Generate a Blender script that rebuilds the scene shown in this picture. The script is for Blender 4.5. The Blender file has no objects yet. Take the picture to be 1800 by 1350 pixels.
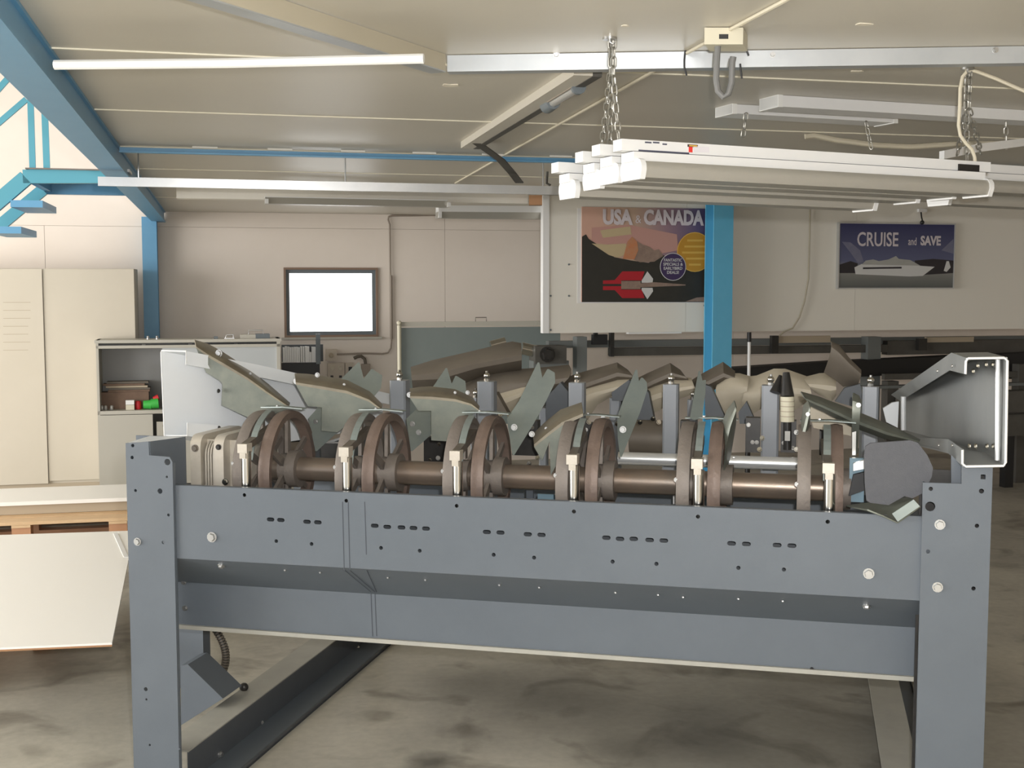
import bpy, bmesh, math, random
from mathutils import Vector, Matrix
random.seed(7)
sc = bpy.context.scene
col = sc.collection

# ------------------------------------------------------------------ camera
F = 2160.0
PITCH = math.atan(175 / F)
CAM = Vector((0, 0, 1.75))
cam_d = bpy.data.cameras.new('camera')
cam_d.sensor_fit = 'HORIZONTAL'; cam_d.sensor_width = 36.0
cam_d.lens = 36.0 * F / 1800.0
cam_d.clip_start = 0.05; cam_d.clip_end = 200
cam = bpy.data.objects.new('camera', cam_d); col.objects.link(cam)
cam.location = CAM; cam.rotation_euler = (math.pi / 2 - PITCH, 0, 0)
sc.camera = cam

# ------------------------------------------------------------------ world and lights
w = bpy.data.worlds.new('daylight'); sc.world = w; w.use_nodes = True
bg = w.node_tree.nodes['Background']
bg.inputs[0].default_value = (0.98, 0.98, 1.0, 1); bg.inputs[1].default_value = 1.25

def area(name, loc, target, sx, sy, power, color):
    l = bpy.data.lights.new(name, 'AREA'); l.shape = 'RECTANGLE'; l.size = sx; l.size_y = sy
    l.energy = power; l.color = color
    o = bpy.data.objects.new(name, l); col.objects.link(o); o.location = loc
    o.rotation_euler = (Vector(target) - Vector(loc)).to_track_quat('-Z', 'Y').to_euler()
    return o
# daylight through the wide workshop door on the left
area('door_daylight', (-9.5, 3.4, 1.7), (0.0, 7.0, 1.3), 8.5, 3.0, 800, (1.0, 0.98, 0.95))
# the camera's own flash
fl = bpy.data.lights.new('camera_flash', 'POINT'); fl.energy = 300; fl.shadow_soft_size = 0.02
fl.color = (1.0, 0.98, 0.97)
flo = bpy.data.objects.new('camera_flash', fl); col.objects.link(flo); flo.location = (0.06, 0.03, 1.83)

vs_ = sc.view_settings
vs_.view_transform = 'Standard'; vs_.look = 'None'; vs_.exposure = 0.12; vs_.gamma = 1.0
vs_.use_curve_mapping = False

# ------------------------------------------------------------------ geometry frames
R_ = Vector((1, 0, 0)); U_ = Vector((0, math.sin(PITCH), math.cos(PITCH))); W_ = Vector((0, math.cos(PITCH), -math.sin(PITCH)))
def ray(px, py): return R_ * ((px - 900) / F) + U_ * ((675 - py) / F) + W_
def onplane(px, py, n, k):
    r = ray(px, py); return CAM + r * ((k - n.dot(CAM)) / n.dot(r))
A = math.radians(13.5)
BE = Vector((math.cos(A), math.sin(A), 0)); BD = Vector((-math.sin(A), math.cos(A), 0))
MU = Vector((math.cos(A), -math.sin(A), 0)); MV = Vector((math.sin(A), math.cos(A), 0))
UP = Vector((0, 0, 1))
def onY(px, py, Y): return onplane(px, py, Vector((0, 1, 0)), Y)
def onZ(px, py, z): return onplane(px, py, UP, z)
MO = onY(310, 850, 4.04); MO.z = 0
def onM(px, py, v): return onplane(px, py, MV, MV.dot(MO) + v)
def onB(px, py, v): return onplane(px, py, BD, v)
def M(u, v, z): return MO + MU * u + MV * v + UP * z
def B(u, v, z): return BE * u + BD * v + UP * z
def mu(P): return (P - MO).dot(MU)
def bu(P): return P.dot(BE)

# ------------------------------------------------------------------ materials
def lin(c):
    c /= 255.0
    return c / 12.92 if c <= 0.04045 else ((c + 0.055) / 1.055) ** 2.4
def rgb(r, g, b): return (lin(r), lin(g), lin(b), 1)
def mat(name, c, rough=0.6, metal=0.0, c2=None, scale=6.0, amt=0.35, bump=0.0, bscale=40, emit=None, estr=0, spec=None, detail=6, rvar=0.0, stretch=None):
    m = bpy.data.materials.new(name); m.use_nodes = True
    nt = m.node_tree; b = nt.nodes['Principled BSDF']
    b.inputs['Base Color'].default_value = rgb(*c); b.inputs['Roughness'].default_value = rough; b.inputs['Metallic'].default_value = metal
    if spec is not None: b.inputs['Specular IOR Level'].default_value = spec
    if c2 or bump or rvar:
        tc = nt.nodes.new('ShaderNodeTexCoord')
        src = tc.outputs['Object']
        if stretch:
            mp = nt.nodes.new('ShaderNodeMapping'); mp.inputs['Scale'].default_value = stretch
            nt.links.new(src, mp.inputs['Vector']); src = mp.outputs['Vector']
    if c2:
        n = nt.nodes.new('ShaderNodeTexNoise'); n.inputs['Scale'].default_value = scale; n.inputs['Detail'].default_value = detail
        n.inputs['Roughness'].default_value = 0.65
        nt.links.new(src, n.inputs['Vector'])
        r = nt.nodes.new('ShaderNodeValToRGB')
        r.color_ramp.elements[0].position = 0.5 - amt * 0.5; r.color_ramp.elements[0].color = rgb(*c)
        r.color_ramp.elements[1].position = 0.5 + amt * 0.5; r.color_ramp.elements[1].color = rgb(*c2)
        nt.links.new(n.outputs['Fac'], r.inputs['Fac']); nt.links.new(r.outputs['Color'], b.inputs['Base Color'])
    if rvar:
        n3 = nt.nodes.new('ShaderNodeTexNoise'); n3.inputs['Scale'].default_value = scale * 2; n3.inputs['Detail'].default_value = 5
        nt.links.new(src, n3.inputs['Vector'])
        mr = nt.nodes.new('ShaderNodeMapRange'); mr.inputs['To Min'].default_value = max(0.05, rough - rvar); mr.inputs['To Max'].default_value = min(1, rough + rvar)
        nt.links.new(n3.outputs['Fac'], mr.inputs['Value']); nt.links.new(mr.outputs['Result'], b.inputs['Roughness'])
    if bump:
        n2 = nt.nodes.new('ShaderNodeTexNoise'); n2.inputs['Scale'].default_value = bscale; n2.inputs['Detail'].default_value = 4
        nt.links.new(src, n2.inputs['Vector'])
        bp = nt.nodes.new('ShaderNodeBump'); bp.inputs['Strength'].default_value = bump; bp.inputs['Distance'].default_value = 0.004
        nt.links.new(n2.outputs['Fac'], bp.inputs['Height']); nt.links.new(bp.outputs['Normal'], b.inputs['Normal'])
    if emit:
        b.inputs['Emission Color'].default_value = rgb(*emit); b.inputs['Emission Strength'].default_value = estr
    return m

MT = dict(
    mach=mat('grey_powder_coat', (86, 93, 100), 0.42, 0.0, (93, 100, 107), 5, 0.6, 0.04, 260),
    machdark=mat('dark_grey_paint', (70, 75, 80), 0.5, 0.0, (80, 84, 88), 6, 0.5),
    trough=mat('lit_grey_sheet', (208, 212, 214), 0.4, 0.0, (216, 219, 221), 4, 0.5),  # left chute: same sheet as the right one, coloured paler as if lit
    troughr=mat('grey_galvanised_sheet', (150, 153, 153), 0.35, 0.35, (166, 168, 166), 5, 0.5),
    galv=mat('galvanised_steel', (128, 138, 136), 0.40, 0.45, (148, 156, 151), 12, 0.6, rvar=0.1),
    scoop=mat('worn_zinc_steel', (92, 98, 92), 0.40, 0.4, (124, 126, 114), 14, 0.7, 0.05, 60, rvar=0.12),
    scoopedge=mat('polished_worn_steel', (112, 104, 92), 0.34, 0.6, (150, 142, 122), 9, 0.6),
    rust=mat('rusty_cast_iron', (104, 90, 82), 0.5, 0.2, (124, 107, 96), 14, 0.6, 0.3, 90),
    rustd=mat('dark_cast_iron', (112, 104, 97), 0.55, 0.2, (130, 122, 114), 16, 0.6, 0.3, 90),
    shaft=mat('brown_steel_tube', (120, 112, 103), 0.34, 0.5, (136, 118, 102), 7, 0.55, 0.05, 120, rvar=0.1),
    chrome=mat('polished_steel', (205, 203, 196), 0.16, 1.0),
    zinc=mat('zinc_bolt', (190, 190, 188), 0.3, 0.9),
    cast=mat('cast_aluminium', (200, 194, 182), 0.4, 0.3, (178, 170, 157), 14, 0.5, 0.15, 70),
    arm=mat('oily_steel', (112, 104, 95), 0.4, 0.6, (140, 132, 122), 18, 0.5),
    rail=mat('bright_rail', (236, 238, 238), 0.3, 0.6),
    beige=mat('dusty_canvas_steel', (176, 166, 146), 0.6, 0.0, (186, 177, 158), 6, 0.6),
    taupe=mat('dusty_brown_guard', (98, 90, 80), 0.55, 0.2, (112, 104, 92), 7, 0.6),
    postg=mat('light_grey_tube', (136, 141, 147), 0.35, 0.0, (144, 148, 153), 8, .6),
    sock=mat('beige_socket', (196, 184, 168), 0.5),
    dusty=mat('dusty_grey_paint', (148, 147, 139), 0.6, 0.0, (164, 162, 152), 8, 0.6),
    rubber=mat('dark_rubber', (82, 83, 87), 0.85, 0.0, (90, 91, 95), 60, 0.7, 0.3, 300),
    black=mat('black_plastic', (26, 26, 27), 0.5),
    blackoil=mat('black_greasy_steel', (44, 43, 42), 0.4, 0.4, (60, 58, 55), 20, 0.5),
    nylon=mat('ivory_nylon', (214, 208, 184), 0.45),
    plate_blue=mat('pale_blue_paint', (120, 148, 162), 0.4),
    wall=mat('beige_wall_board', (224, 213, 201), 0.75, 0.0, (231, 221, 210), 2.0, 0.7, 0.03, 200),
    ceil=mat('cream_ceiling_panel', (198, 192, 178), 0.38, 0.0, (206, 200, 186), 1.2, 0.7, 0.03, 150, spec=0.45),
    joint=mat('cream_joint_strip', (226, 220, 200), 0.5),
    flake=mat('bare_ceiling_patch', (222, 214, 196), 0.8),
    blue=mat('blue_steel_paint', (92, 150, 188), 0.42, 0.0, (102, 158, 194), 6, 0.6, 0.05, 120),
    bluew=mat('bright_blue_paint', (92, 172, 206), 0.25, 0.0, (100, 178, 212), 8, 0.6),
    teal=mat('turquoise_paint', (84, 156, 174), 0.45),
    white=mat('white_enamel', (228, 228, 226), 0.4),
    whiteg=mat('white_plastic', (232, 232, 228), 0.5),
    whitewall=mat('white_partition_board', (226, 222, 212), 0.6, 0.0, (231, 227, 216), 1.5, 0.7),
    cupb=mat('cream_cupboard', (202, 193, 175), 0.55, 0.0, (210, 201, 184), 1.5, 0.7),
    cupbd=mat('cream_plinth', (178, 164, 142), 0.6),
    cupg=mat('grey_cabinet', (182, 178, 166), 0.5),
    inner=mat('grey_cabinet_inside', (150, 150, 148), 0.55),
    slide=mat('grey_sliding_door', (176, 180, 180), 0.3),
    whitesheet=mat('white_laminate', (246, 244, 238), 0.45),
    edgebr=mat('brown_board_edge', (170, 128, 92), 0.7),
    wood=mat('pine_wood', (224, 194, 154), 0.6, 0.0, (206, 170, 128), 9, 0.6, 0.1, 60, stretch=(1, 8, 8)),
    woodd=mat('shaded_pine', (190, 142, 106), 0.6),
    steelrail=mat('galvanised_rail', (186, 188, 188), 0.3, 0.6, (202, 203, 202), 6, 0.5),
    channel=mat('aluminium_channel', (176, 180, 182), 0.35, 0.5, (188, 191, 192), 5, 0.5),
    tracktan=mat('tan_painted_track', (176, 168, 148), 0.5),
    louvre=mat('silver_reflector', (188, 185, 176), 0.33, 0.45, bump=.25, bscale=500),
    greyhose=mat('grey_conduit', (112, 112, 110), 0.6),
    cable=mat('cream_cable', (214, 206, 184), 0.5),
    pipe=mat('grey_pipe', (150, 138, 125), 0.5),
    woodframe=mat('brown_window_frame', (132, 108, 90), 0.55),
    greyframe=mat('grey_window_frame', (104, 112, 116), 0.5),
    pane=mat('bright_window', (255, 255, 255), 0.3, emit=(255, 255, 255), estr=3.2),
    board=mat('green_grey_board', (118, 128, 126), 0.45, 0.0, (124, 133, 130), 4, 0.5),
    cream=mat('cream_post', (206, 200, 178), 0.45),
    conv=mat('dirty_grey_steel', (92, 90, 84), 0.55, 0.1, (70, 67, 62), 5, 0.6),
    convl=mat('grey_steel_frame', (110, 114, 112), 0.5),
    belt=mat('black_belt', (24, 23, 22), 0.6),
    red=mat('red_plastic', (196, 34, 40), 0.45),
    green=mat('green_plastic', (64, 178, 72), 0.45),
    brownbox=mat('brown_cardboard', (128, 104, 86), 0.7, 0.0, (108, 86, 72), 14, 0.5),
    glass=mat('grey_glassware', (176, 174, 168), 0.2, 0.2),
    link=mat('zinc_chain', (168, 166, 158), 0.35, 0.8),
    chip=mat('dark_chip', (74, 76, 92), 0.6),
    pencil=mat('pencil_line', (58, 62, 70), 0.7),
    p_red=mat('print_red', (170, 28, 40), 0.5), p_org=mat('print_orange_rock', (196, 116, 70), 0.5, 0, (176, 140, 110), 14, .5),
    p_rock=mat('print_grey_rock', (158, 136, 120), 0.5, 0, (120, 100, 92), 18, .6),
    p_dark=mat('print_dark_forest', (38, 38, 34), 0.5, 0, (50, 48, 42), 10, .6),
    p_yel=mat('print_mustard', (188, 138, 44), 0.5), p_yel2=mat('print_light_mustard', (212, 170, 78), 0.5), p_pur=mat('print_purple', (62, 46, 86), 0.5),
    p_txt=mat('print_pale_lettering', (206, 198, 202), 0.5), p_glow=mat('print_pale_gold', (190, 172, 136), 0.5),
    p_white=mat('print_white', (206, 206, 204), 0.5), p_ship=mat('print_ship_grey', (172, 172, 166), 0.5, 0, (158, 158, 154), 12, .6),
    p_cloud=mat('print_cloud', (124, 124, 142), 0.5, 0, (100, 102, 128), 9, .5), p_shore=mat('print_dark_shore', (44, 40, 44), 0.5),
    p_pink=mat('print_pink', (190, 146, 136), 0.5),
    sticker_r=mat('sticker_red', (226, 60, 52), 0.5), sticker_w=mat('sticker_grey', (222, 218, 222), 0.5), sticker_d=mat('sticker_dark', (66, 46, 54), 0.5),
)
def ramp_mat(name, axis, lo, hi, stops, noise=0.0):
    m = bpy.data.materials.new(name); m.use_nodes = True
    nt = m.node_tree; b = nt.nodes['Principled BSDF']; b.inputs['Roughness'].default_value = 0.45
    g = nt.nodes.new('ShaderNodeTexCoord'); s = nt.nodes.new('ShaderNodeVectorMath'); s.operation = 'DOT_PRODUCT'
    s.inputs[1].default_value = axis
    nt.links.new(g.outputs['Object'], s.inputs[0])
    mr = nt.nodes.new('ShaderNodeMapRange'); mr.inputs['From Min'].default_value = lo; mr.inputs['From Max'].default_value = hi
    val = s.outputs['Value']
    if noise:
        n = nt.nodes.new('ShaderNodeTexNoise'); n.inputs['Scale'].default_value = 6
        nt.links.new(g.outputs['Object'], n.inputs['Vector'])
        ma = nt.nodes.new('ShaderNodeMath'); ma.operation = 'MULTIPLY_ADD'; ma.inputs[1].default_value = noise
        nt.links.new(n.outputs['Fac'], ma.inputs[0]); nt.links.new(val, ma.inputs[2]); val = ma.outputs[0]
    nt.links.new(val, mr.inputs['Value'])
    r = nt.nodes.new('ShaderNodeValToRGB'); e = r.color_ramp.elements
    for i, (p, c) in enumerate(stops):
        el = e[i] if i < 2 else e.new(p)
        el.position = p; el.color = rgb(*c)
    nt.links.new(mr.outputs['Result'], r.inputs['Fac']); nt.links.new(r.outputs['Color'], b.inputs['Base Color'])
    return m

FLOOR_DARK_SPOTS = [(775, 1335, .03, .13, .3), (1010, 1200, .05, .5, .6), (1110, 1310, .02, .2, .7), (1300, 1235, .1, .8, .6), (1640, 1250, .2, 1.5, .6), (850, 1190, .02, .3, .75), (1260, 1290, .02, .25, .7)]  # stains, plus wide spots that darken the floor towards the right
def floor_mat():
    m = bpy.data.materials.new('stained_concrete'); m.use_nodes = True
    nt = m.node_tree; b = nt.nodes['Principled BSDF']; b.inputs['Roughness'].default_value = 0.5
    tc = nt.nodes.new('ShaderNodeTexCoord')
    def noise(s, d, dist=0.0):
        n = nt.nodes.new('ShaderNodeTexNoise'); n.inputs['Scale'].default_value = s; n.inputs['Detail'].default_value = d
        n.inputs['Distortion'].default_value = dist; nt.links.new(tc.outputs['Object'], n.inputs['Vector']); return n
    def ramp(src, stops):
        r = nt.nodes.new('ShaderNodeValToRGB'); e = r.color_ramp.elements
        for i, (p, c) in enumerate(stops):
            el = e[i] if i < 2 else e.new(p)
            el.position = p; el.color = c
        nt.links.new(src, r.inputs['Fac']); return r
    base = ramp(noise(1.1, 8, 0.4).outputs['Fac'], [(0.32, rgb(160, 156, 145)), (0.68, rgb(196, 191, 176))])
    fine = ramp(noise(26, 6).outputs['Fac'], [(0.3, (0.72, 0.72, 0.72, 1)), (0.7, (1, 1, 1, 1))])
    st = ramp(noise(2.3, 7, 1.2).outputs['Fac'], [(0.30, (0.42, 0.40, 0.38, 1)), (0.47, (1, 1, 1, 1))])
    def mul(a, c, f):
        x = nt.nodes.new('ShaderNodeMix'); x.data_type = 'RGBA'; x.blend_type = 'MULTIPLY'; x.inputs['Factor'].default_value = f
        nt.links.new(a, x.inputs['A']); nt.links.new(c, x.inputs['B']); return x.outputs['Result']
    o = mul(base.outputs['Color'], fine.outputs['Color'], 0.5); o = mul(o, st.outputs['Color'], 0.8)
    for (px, py, r0, r1, dk) in FLOOR_DARK_SPOTS:
        P = onZ(px, py, 0)
        d = nt.nodes.new('ShaderNodeVectorMath'); d.operation = 'DISTANCE'; d.inputs[1].default_value = (P.x, P.y, 0)
        wv = nt.nodes.new('ShaderNodeVectorMath'); wv.operation = 'MULTIPLY_ADD'; wv.inputs[1].default_value = (.5 * r1, .5 * r1, 0)
        nz = noise(5 / r1 * .4, 5); nt.links.new(nz.outputs['Color'], wv.inputs[0]); nt.links.new(tc.outputs['Object'], wv.inputs[2])
        nt.links.new(wv.outputs['Vector'], d.inputs[0])
        mr = nt.nodes.new('ShaderNodeMapRange'); mr.inputs['From Min'].default_value = r0; mr.inputs['From Max'].default_value = r1
        mr.inputs['To Min'].default_value = dk; mr.inputs['To Max'].default_value = 1.0
        nt.links.new(d.outputs['Value'], mr.inputs['Value'])
        cb = nt.nodes.new('ShaderNodeCombineColor')
        for k in range(3): nt.links.new(mr.outputs['Result'], cb.inputs[k])
        o = mul(o, cb.outputs['Color'], 1.0)
    nt.links.new(o, b.inputs['Base Color'])
    bp = nt.nodes.new('ShaderNodeBump'); bp.inputs['Strength'].default_value = 0.12; bp.inputs['Distance'].default_value = 0.004
    nt.links.new(noise(60, 5).outputs['Fac'], bp.inputs['Height']); nt.links.new(bp.outputs['Normal'], b.inputs['Normal'])
    return m
MT['floor'] = floor_mat()

# ------------------------------------------------------------------ mesh builder
class G:
    def __init__(s): s.v = []; s.f = []
    def add(s, vs, fs):
        n = len(s.v); s.v += [Vector(p) for p in vs]; s.f += [tuple(i + n for i in f) for f in fs]; return s
    def hexa(s, a, b):        # two quads, same winding
        return s.add(list(a) + list(b), [(3, 2, 1, 0), (4, 5, 6, 7), (0, 1, 5, 4), (1, 2, 6, 5), (2, 3, 7, 6), (3, 0, 4, 7)])
    def prism(s, pts, vec):
        n = len(pts); vec = Vector(vec); q = [Vector(p) + vec for p in pts]
        return s.add([Vector(p) for p in pts] + q, [tuple(range(n - 1, -1, -1)), tuple(range(n, 2 * n))] + [(i, (i + 1) % n, n + (i + 1) % n, n + i) for i in range(n)])
    def box(s, fr, u0, u1, v0, v1, z0, z1):
        return s.hexa([fr(u0, v0, z0), fr(u1, v0, z0), fr(u1, v1, z0), fr(u0, v1, z0)], [fr(u0, v0, z1), fr(u1, v0, z1), fr(u1, v1, z1), fr(u0, v1, z1)])
    def cyl(s, p0, p1, r0, r1=None, n=16, caps=True):
        p0 = Vector(p0); p1 = Vector(p1); r1 = r0 if r1 is None else r1
        d = (p1 - p0).normalized(); a = d.orthogonal().normalized(); b = d.cross(a)
        ring = [a * math.cos(2 * math.pi * i / n) + b * math.sin(2 * math.pi * i / n) for i in range(n)]
        vs = [p0 + k * r0 for k in ring] + [p1 + k * r1 for k in ring]
        fs = [(i, (i + 1) % n, n + (i + 1) % n, n + i) for i in range(n)]
        if caps: fs += [tuple(range(n - 1, -1, -1)), tuple(range(n, 2 * n))]
        return s.add(vs, fs)
    def revolve(s, c, ax, prof, n=24, closed=False):   # prof: (along axis, radius)
        c = Vector(c); d = Vector(ax).normalized(); a = d.orthogonal().normalized(); b = d.cross(a)
        vs = []
        for h, r in prof:
            for i in range(n):
                t = 2 * math.pi * i / n; vs.append(c + d * h + (a * math.cos(t) + b * math.sin(t)) * r)
        fs = []; k = len(prof)
        for j in range(k if closed else k - 1):
            j2 = (j + 1) % k
            for i in range(n):
                i2 = (i + 1) % n; fs.append((j * n + i, j * n + i2, j2 * n + i2, j2 * n + i))
        if not closed: fs += [tuple(range(n - 1, -1, -1)), tuple((k - 1) * n + i for i in range(n))]
        return s.add(vs, fs)
    def tube(s, path, r, n=8):
        path = [Vector(p) for p in path]; vs = []; a = None
        for i, p in enumerate(path):
            d = (path[min(i + 1, len(path) - 1)] - path[max(i - 1, 0)]).normalized()
            if a is None: a = d.orthogonal().normalized()
            a = (a - d * a.dot(d)).normalized(); b = d.cross(a)
            vs += [p + (a * math.cos(2 * math.pi * j / n) + b * math.sin(2 * math.pi * j / n)) * r for j in range(n)]
        fs = []
        for i in range(len(path) - 1):
            for j in range(n):
                j2 = (j + 1) % n; fs.append((i * n + j, i * n + j2, (i + 1) * n + j2, (i + 1) * n + j))
        fs += [tuple(range(n - 1, -1, -1)), tuple((len(path) - 1) * n + j for j in range(n))]
        return s.add(vs, fs)
    def ball(s, c, r, n=12):
        c = Vector(c); prof = [(-r * math.cos(math.pi * k / 8), r * math.sin(math.pi * k / 8)) for k in range(1, 8)]
        return s.revolve(c, UP, prof, n)
    def band(s, path, wid, thick):      # flat strip along a path; wid vector across, thick vector
        path = [Vector(p) for p in path]; wid = Vector(wid); thick = Vector(thick)
        for a, b in zip(path[:-1], path[1:]):
            s.hexa([a - wid, a + wid, b + wid, b - wid], [a - wid + thick, a + wid + thick, b + wid + thick, b - wid + thick])
        return s
    def grid(s, rows):
        m = len(rows); n = len(rows[0])
        return s.add([p for r in rows for p in r], [(i * n + j, i * n + j + 1, (i + 1) * n + j + 1, (i + 1) * n + j) for i in range(m - 1) for j in range(n - 1)])

WL = {}      # world origin of each object
def smooth(me, ang=35):
    for p in me.polygons: p.use_smooth = True
    me.set_sharp_from_angle(angle=math.radians(ang))
def mesh_from(g, name, o, solid=0.0):
    me = bpy.data.meshes.new(name)
    bm = bmesh.new()
    vs = [bm.verts.new(p - o) for p in g.v]
    for f in g.f:
        try: bm.faces.new([vs[i] for i in f])
        except ValueError: pass
    bmesh.ops.recalc_face_normals(bm, faces=bm.faces)
    if solid:
        bmesh.ops.solidify(bm, geom=bm.faces[:], thickness=solid)
        bmesh.ops.recalc_face_normals(bm, faces=bm.faces)
    bm.to_mesh(me); bm.free(); smooth(me)
    return me
def setparent(o, parent):
    if parent is not None:
        o.parent = parent; o.matrix_parent_inverse = Matrix.Translation(-WL[parent.name])
def place(name, me, m, loc, parent=None):
    o = bpy.data.objects.new(name, me); col.objects.link(o); o.location = loc
    WL[o.name] = Vector(loc)
    if m is not None and len(me.materials) == 0: me.materials.append(MT[m] if isinstance(m, str) else m)
    setparent(o, parent); return o
def obj(name, g, m, parent=None, solid=0.0, origin=None):
    if origin is None:
        n = len(g.v); origin = Vector((sum(p.x for p in g.v) / n, sum(p.y for p in g.v) / n, min(p.z for p in g.v)))
    return place(name, mesh_from(g, name, origin, solid), m, origin, parent)
def tag(o, label, cat, group=None):
    o['label'] = label; o['category'] = cat
    if group: o['group'] = group
    return o
def thing(name, label, cat, loc, group=None):
    o = bpy.data.objects.new(name, None); col.objects.link(o); o.location = loc; o.empty_display_size = 0.05
    WL[o.name] = Vector(loc); return tag(o, label, cat, group)
def struct(o): o['kind'] = 'structure'; return o
def curve_mesh(cu, name):
    o = bpy.data.objects.new('tmp', cu); me = bpy.data.meshes.new_from_object(o); bpy.data.objects.remove(o); me.name = name
    return me
def plate(name, outline, holes, ax, ay, org, thick, m, parent=None):
    """sheet with real holes: 2D outline and holes in (ax, ay) from org; thickness symmetrical"""
    cu = bpy.data.curves.new(name, 'CURVE'); cu.dimensions = '2D'; cu.fill_mode = 'BOTH'; cu.extrude = thick / 2
    for poly in [outline] + holes:
        sp = cu.splines.new('POLY'); sp.points.add(len(poly) - 1); sp.use_cyclic_u = True
        for i, (x, y) in enumerate(poly): sp.points[i].co = (x, y, 0, 1)
    me = curve_mesh(cu, name)
    az = ax.cross(ay)
    for v in me.vertices: v.co = ax * v.co.x + ay * v.co.y + az * v.co.z
    for p in me.polygons: p.use_smooth = False
    me.materials.clear()
    return place(name, me, m, org, parent)
def circ(x, y, r, n=12): return [(x + r * math.cos(2 * math.pi * i / n), y + r * math.sin(2 * math.pi * i / n)) for i in range(n)]
def slot(x, y, l, r, n=6):
    p = [(x + l + r * math.cos(-math.pi / 2 + math.pi * i / n), y + r * math.sin(-math.pi / 2 + math.pi * i / n)) for i in range(n + 1)]
    return p + [(x - l - r * math.cos(-math.pi / 2 + math.pi * i / n), y - r * math.sin(-math.pi / 2 + math.pi * i / n)) for i in range(n + 1)]
def text(name, body, P, ax, ay, size, m, parent, wmax=None, bold=0.0, align='CENTER'):
    cu = bpy.data.curves.new(name, 'FONT'); cu.body = body; cu.size = size; cu.align_x = align; cu.align_y = 'CENTER'; cu.offset = bold; cu.resolution_u = 3
    cu.extrude = 0.0006
    me = curve_mesh(cu, name)
    xs = [v.co.x for v in me.vertices]; k = 1.0
    if wmax: k = wmax / (max(xs) - min(xs))
    az = ax.cross(ay)
    for v in me.vertices: v.co = ax * (v.co.x * k) + ay * v.co.y + az * v.co.z
    me.materials.clear()
    return place(name, me, m, P, parent)
BOLT = {}
def bolt(parent, P, d, r=0.012, m='zinc', name='bolt', h=0.6):
    key = (round(r, 4), tuple(round(x, 2) for x in d), m, h)
    d = Vector(d).normalized()
    if key not in BOLT:
        g = G(); z = Vector((0, 0, 0))
        g.cyl(z - d * r * 0.2, z + d * r * 0.25, r * 1.25, n=12); g.cyl(z + d * r * 0.25, z + d * r * (0.25 + h), r, r * 0.85, n=6)
        BOLT[key] = mesh_from(g, name, Vector((0, 0, 0)))
    return place(name, BOLT[key], m, P, parent)

# ================================================================== SETTING
CEIL = 2.42; WALLV = 11.85
g = G(); g.box(B, -7, 9, -4, WALLV + .1, -0.2, 0); fl_o = struct(obj('floor', g, 'floor', origin=Vector((0, 0, 0))))
g = G(); g.box(B, -7, 9, WALLV, WALLV + .12, 0, CEIL + .15)
# back wall with a window opening
wl = onB(502, 474, WALLV); wr = onB(661, 588, WALLV); WU0, WU1, WZ0, WZ1 = bu(wl), bu(wr), wr.z, wl.z
g = G()
for a_ in [(-7, WU0, 0, 4.6), (WU1, 9, 0, CEIL + .15), (WU0, WU1, 0, WZ0), (WU0, WU1, WZ1, CEIL + .15)]:
    g.box(B, a_[0], a_[1], WALLV + .02, WALLV + .14, a_[2], a_[3])
wallb = struct(obj('wall_back', g, 'wall', origin=B(0, WALLV, 0)))
SEAM = onB(600, 402, WALLV).z
for (a0, a1, z0, z1) in [(-7, -.55, SEAM + .0012, 4.5), (-.55, 2.17, SEAM + .0012, CEIL), (2.173, 9, SEAM + .0012, CEIL), (-7, -1.5, 0, SEAM - .0012), (-1.497, WU0, 0, SEAM - .0012),
                         (WU0, WU1, 0, WZ0), (WU0, WU1, WZ1, SEAM - .0012), (WU1, 2.17, 0, SEAM - .0012), (2.173, 5.2, 0, SEAM - .0012), (5.203, 9, 0, SEAM - .0012)]:
    g = G(); g.box(B, a0, a1, WALLV - .004, WALLV + .022, z0, z1); obj('panel', g, 'wall', wallb)
g = G(); g.box(B, 9.02, 9.15, -3, WALLV, 0, CEIL - .01); struct(obj('wall_right', g, 'wall'))
g = G(); g.box(B, .3, 9.0, -3.15, -3.0, 0, CEIL - .01); struct(obj('wall_front', g, 'wall'))  # unseen wall behind the camera, added to block light from the right
# ceiling: slab, boards and pale joint strips
CU0 = -.60
g = G(); g.box(B, CU0, 9.15, -3.15, WALLV + .14, CEIL + .02, CEIL + .12); ceil = struct(obj('ceiling', g, 'ceil', origin=B(0, 5, CEIL)))
JV = [-3.15, -1.1, 0.1, 1.3, 2.52, 3.76, 5.02, 6.32, 7.5, 8.7, 9.9, WALLV]
for i in range(len(JV) - 1):
    g = G(); g.box(B, CU0, 9, JV[i] + .007, JV[i + 1] - .007, CEIL, CEIL + .025); obj('panel', g, 'ceil', ceil)
    if i: g = G(); g.box(B, CU0, 9, JV[i] - .0075, JV[i] + .0075, CEIL - .004, CEIL + .02); obj('joint_strip', g, 'joint', ceil)
g = G(); g.box(B, -7, CU0 + .02, -1.5, WALLV + .14, 4.5, 4.6); struct(obj('ceiling', g, 'ceil'))
for (px, py, s) in [(790, 150, .045), (1518, 42, .03), (1505, 125, .025), (1100, 45, .014)]:
    P = onZ(px, py, CEIL); g = G(); pts = []
    for k in range(9):
        t = 2 * math.pi * k / 9; pts.append(P + Vector((math.cos(t) * s * random.uniform(.5, 1.1), math.sin(t) * s * .8 * random.uniform(.4, 1.2), -.002)))
    g.prism(pts, (0, 0, .003)); obj('peeled_patch', g, 'flake', ceil)
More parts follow.
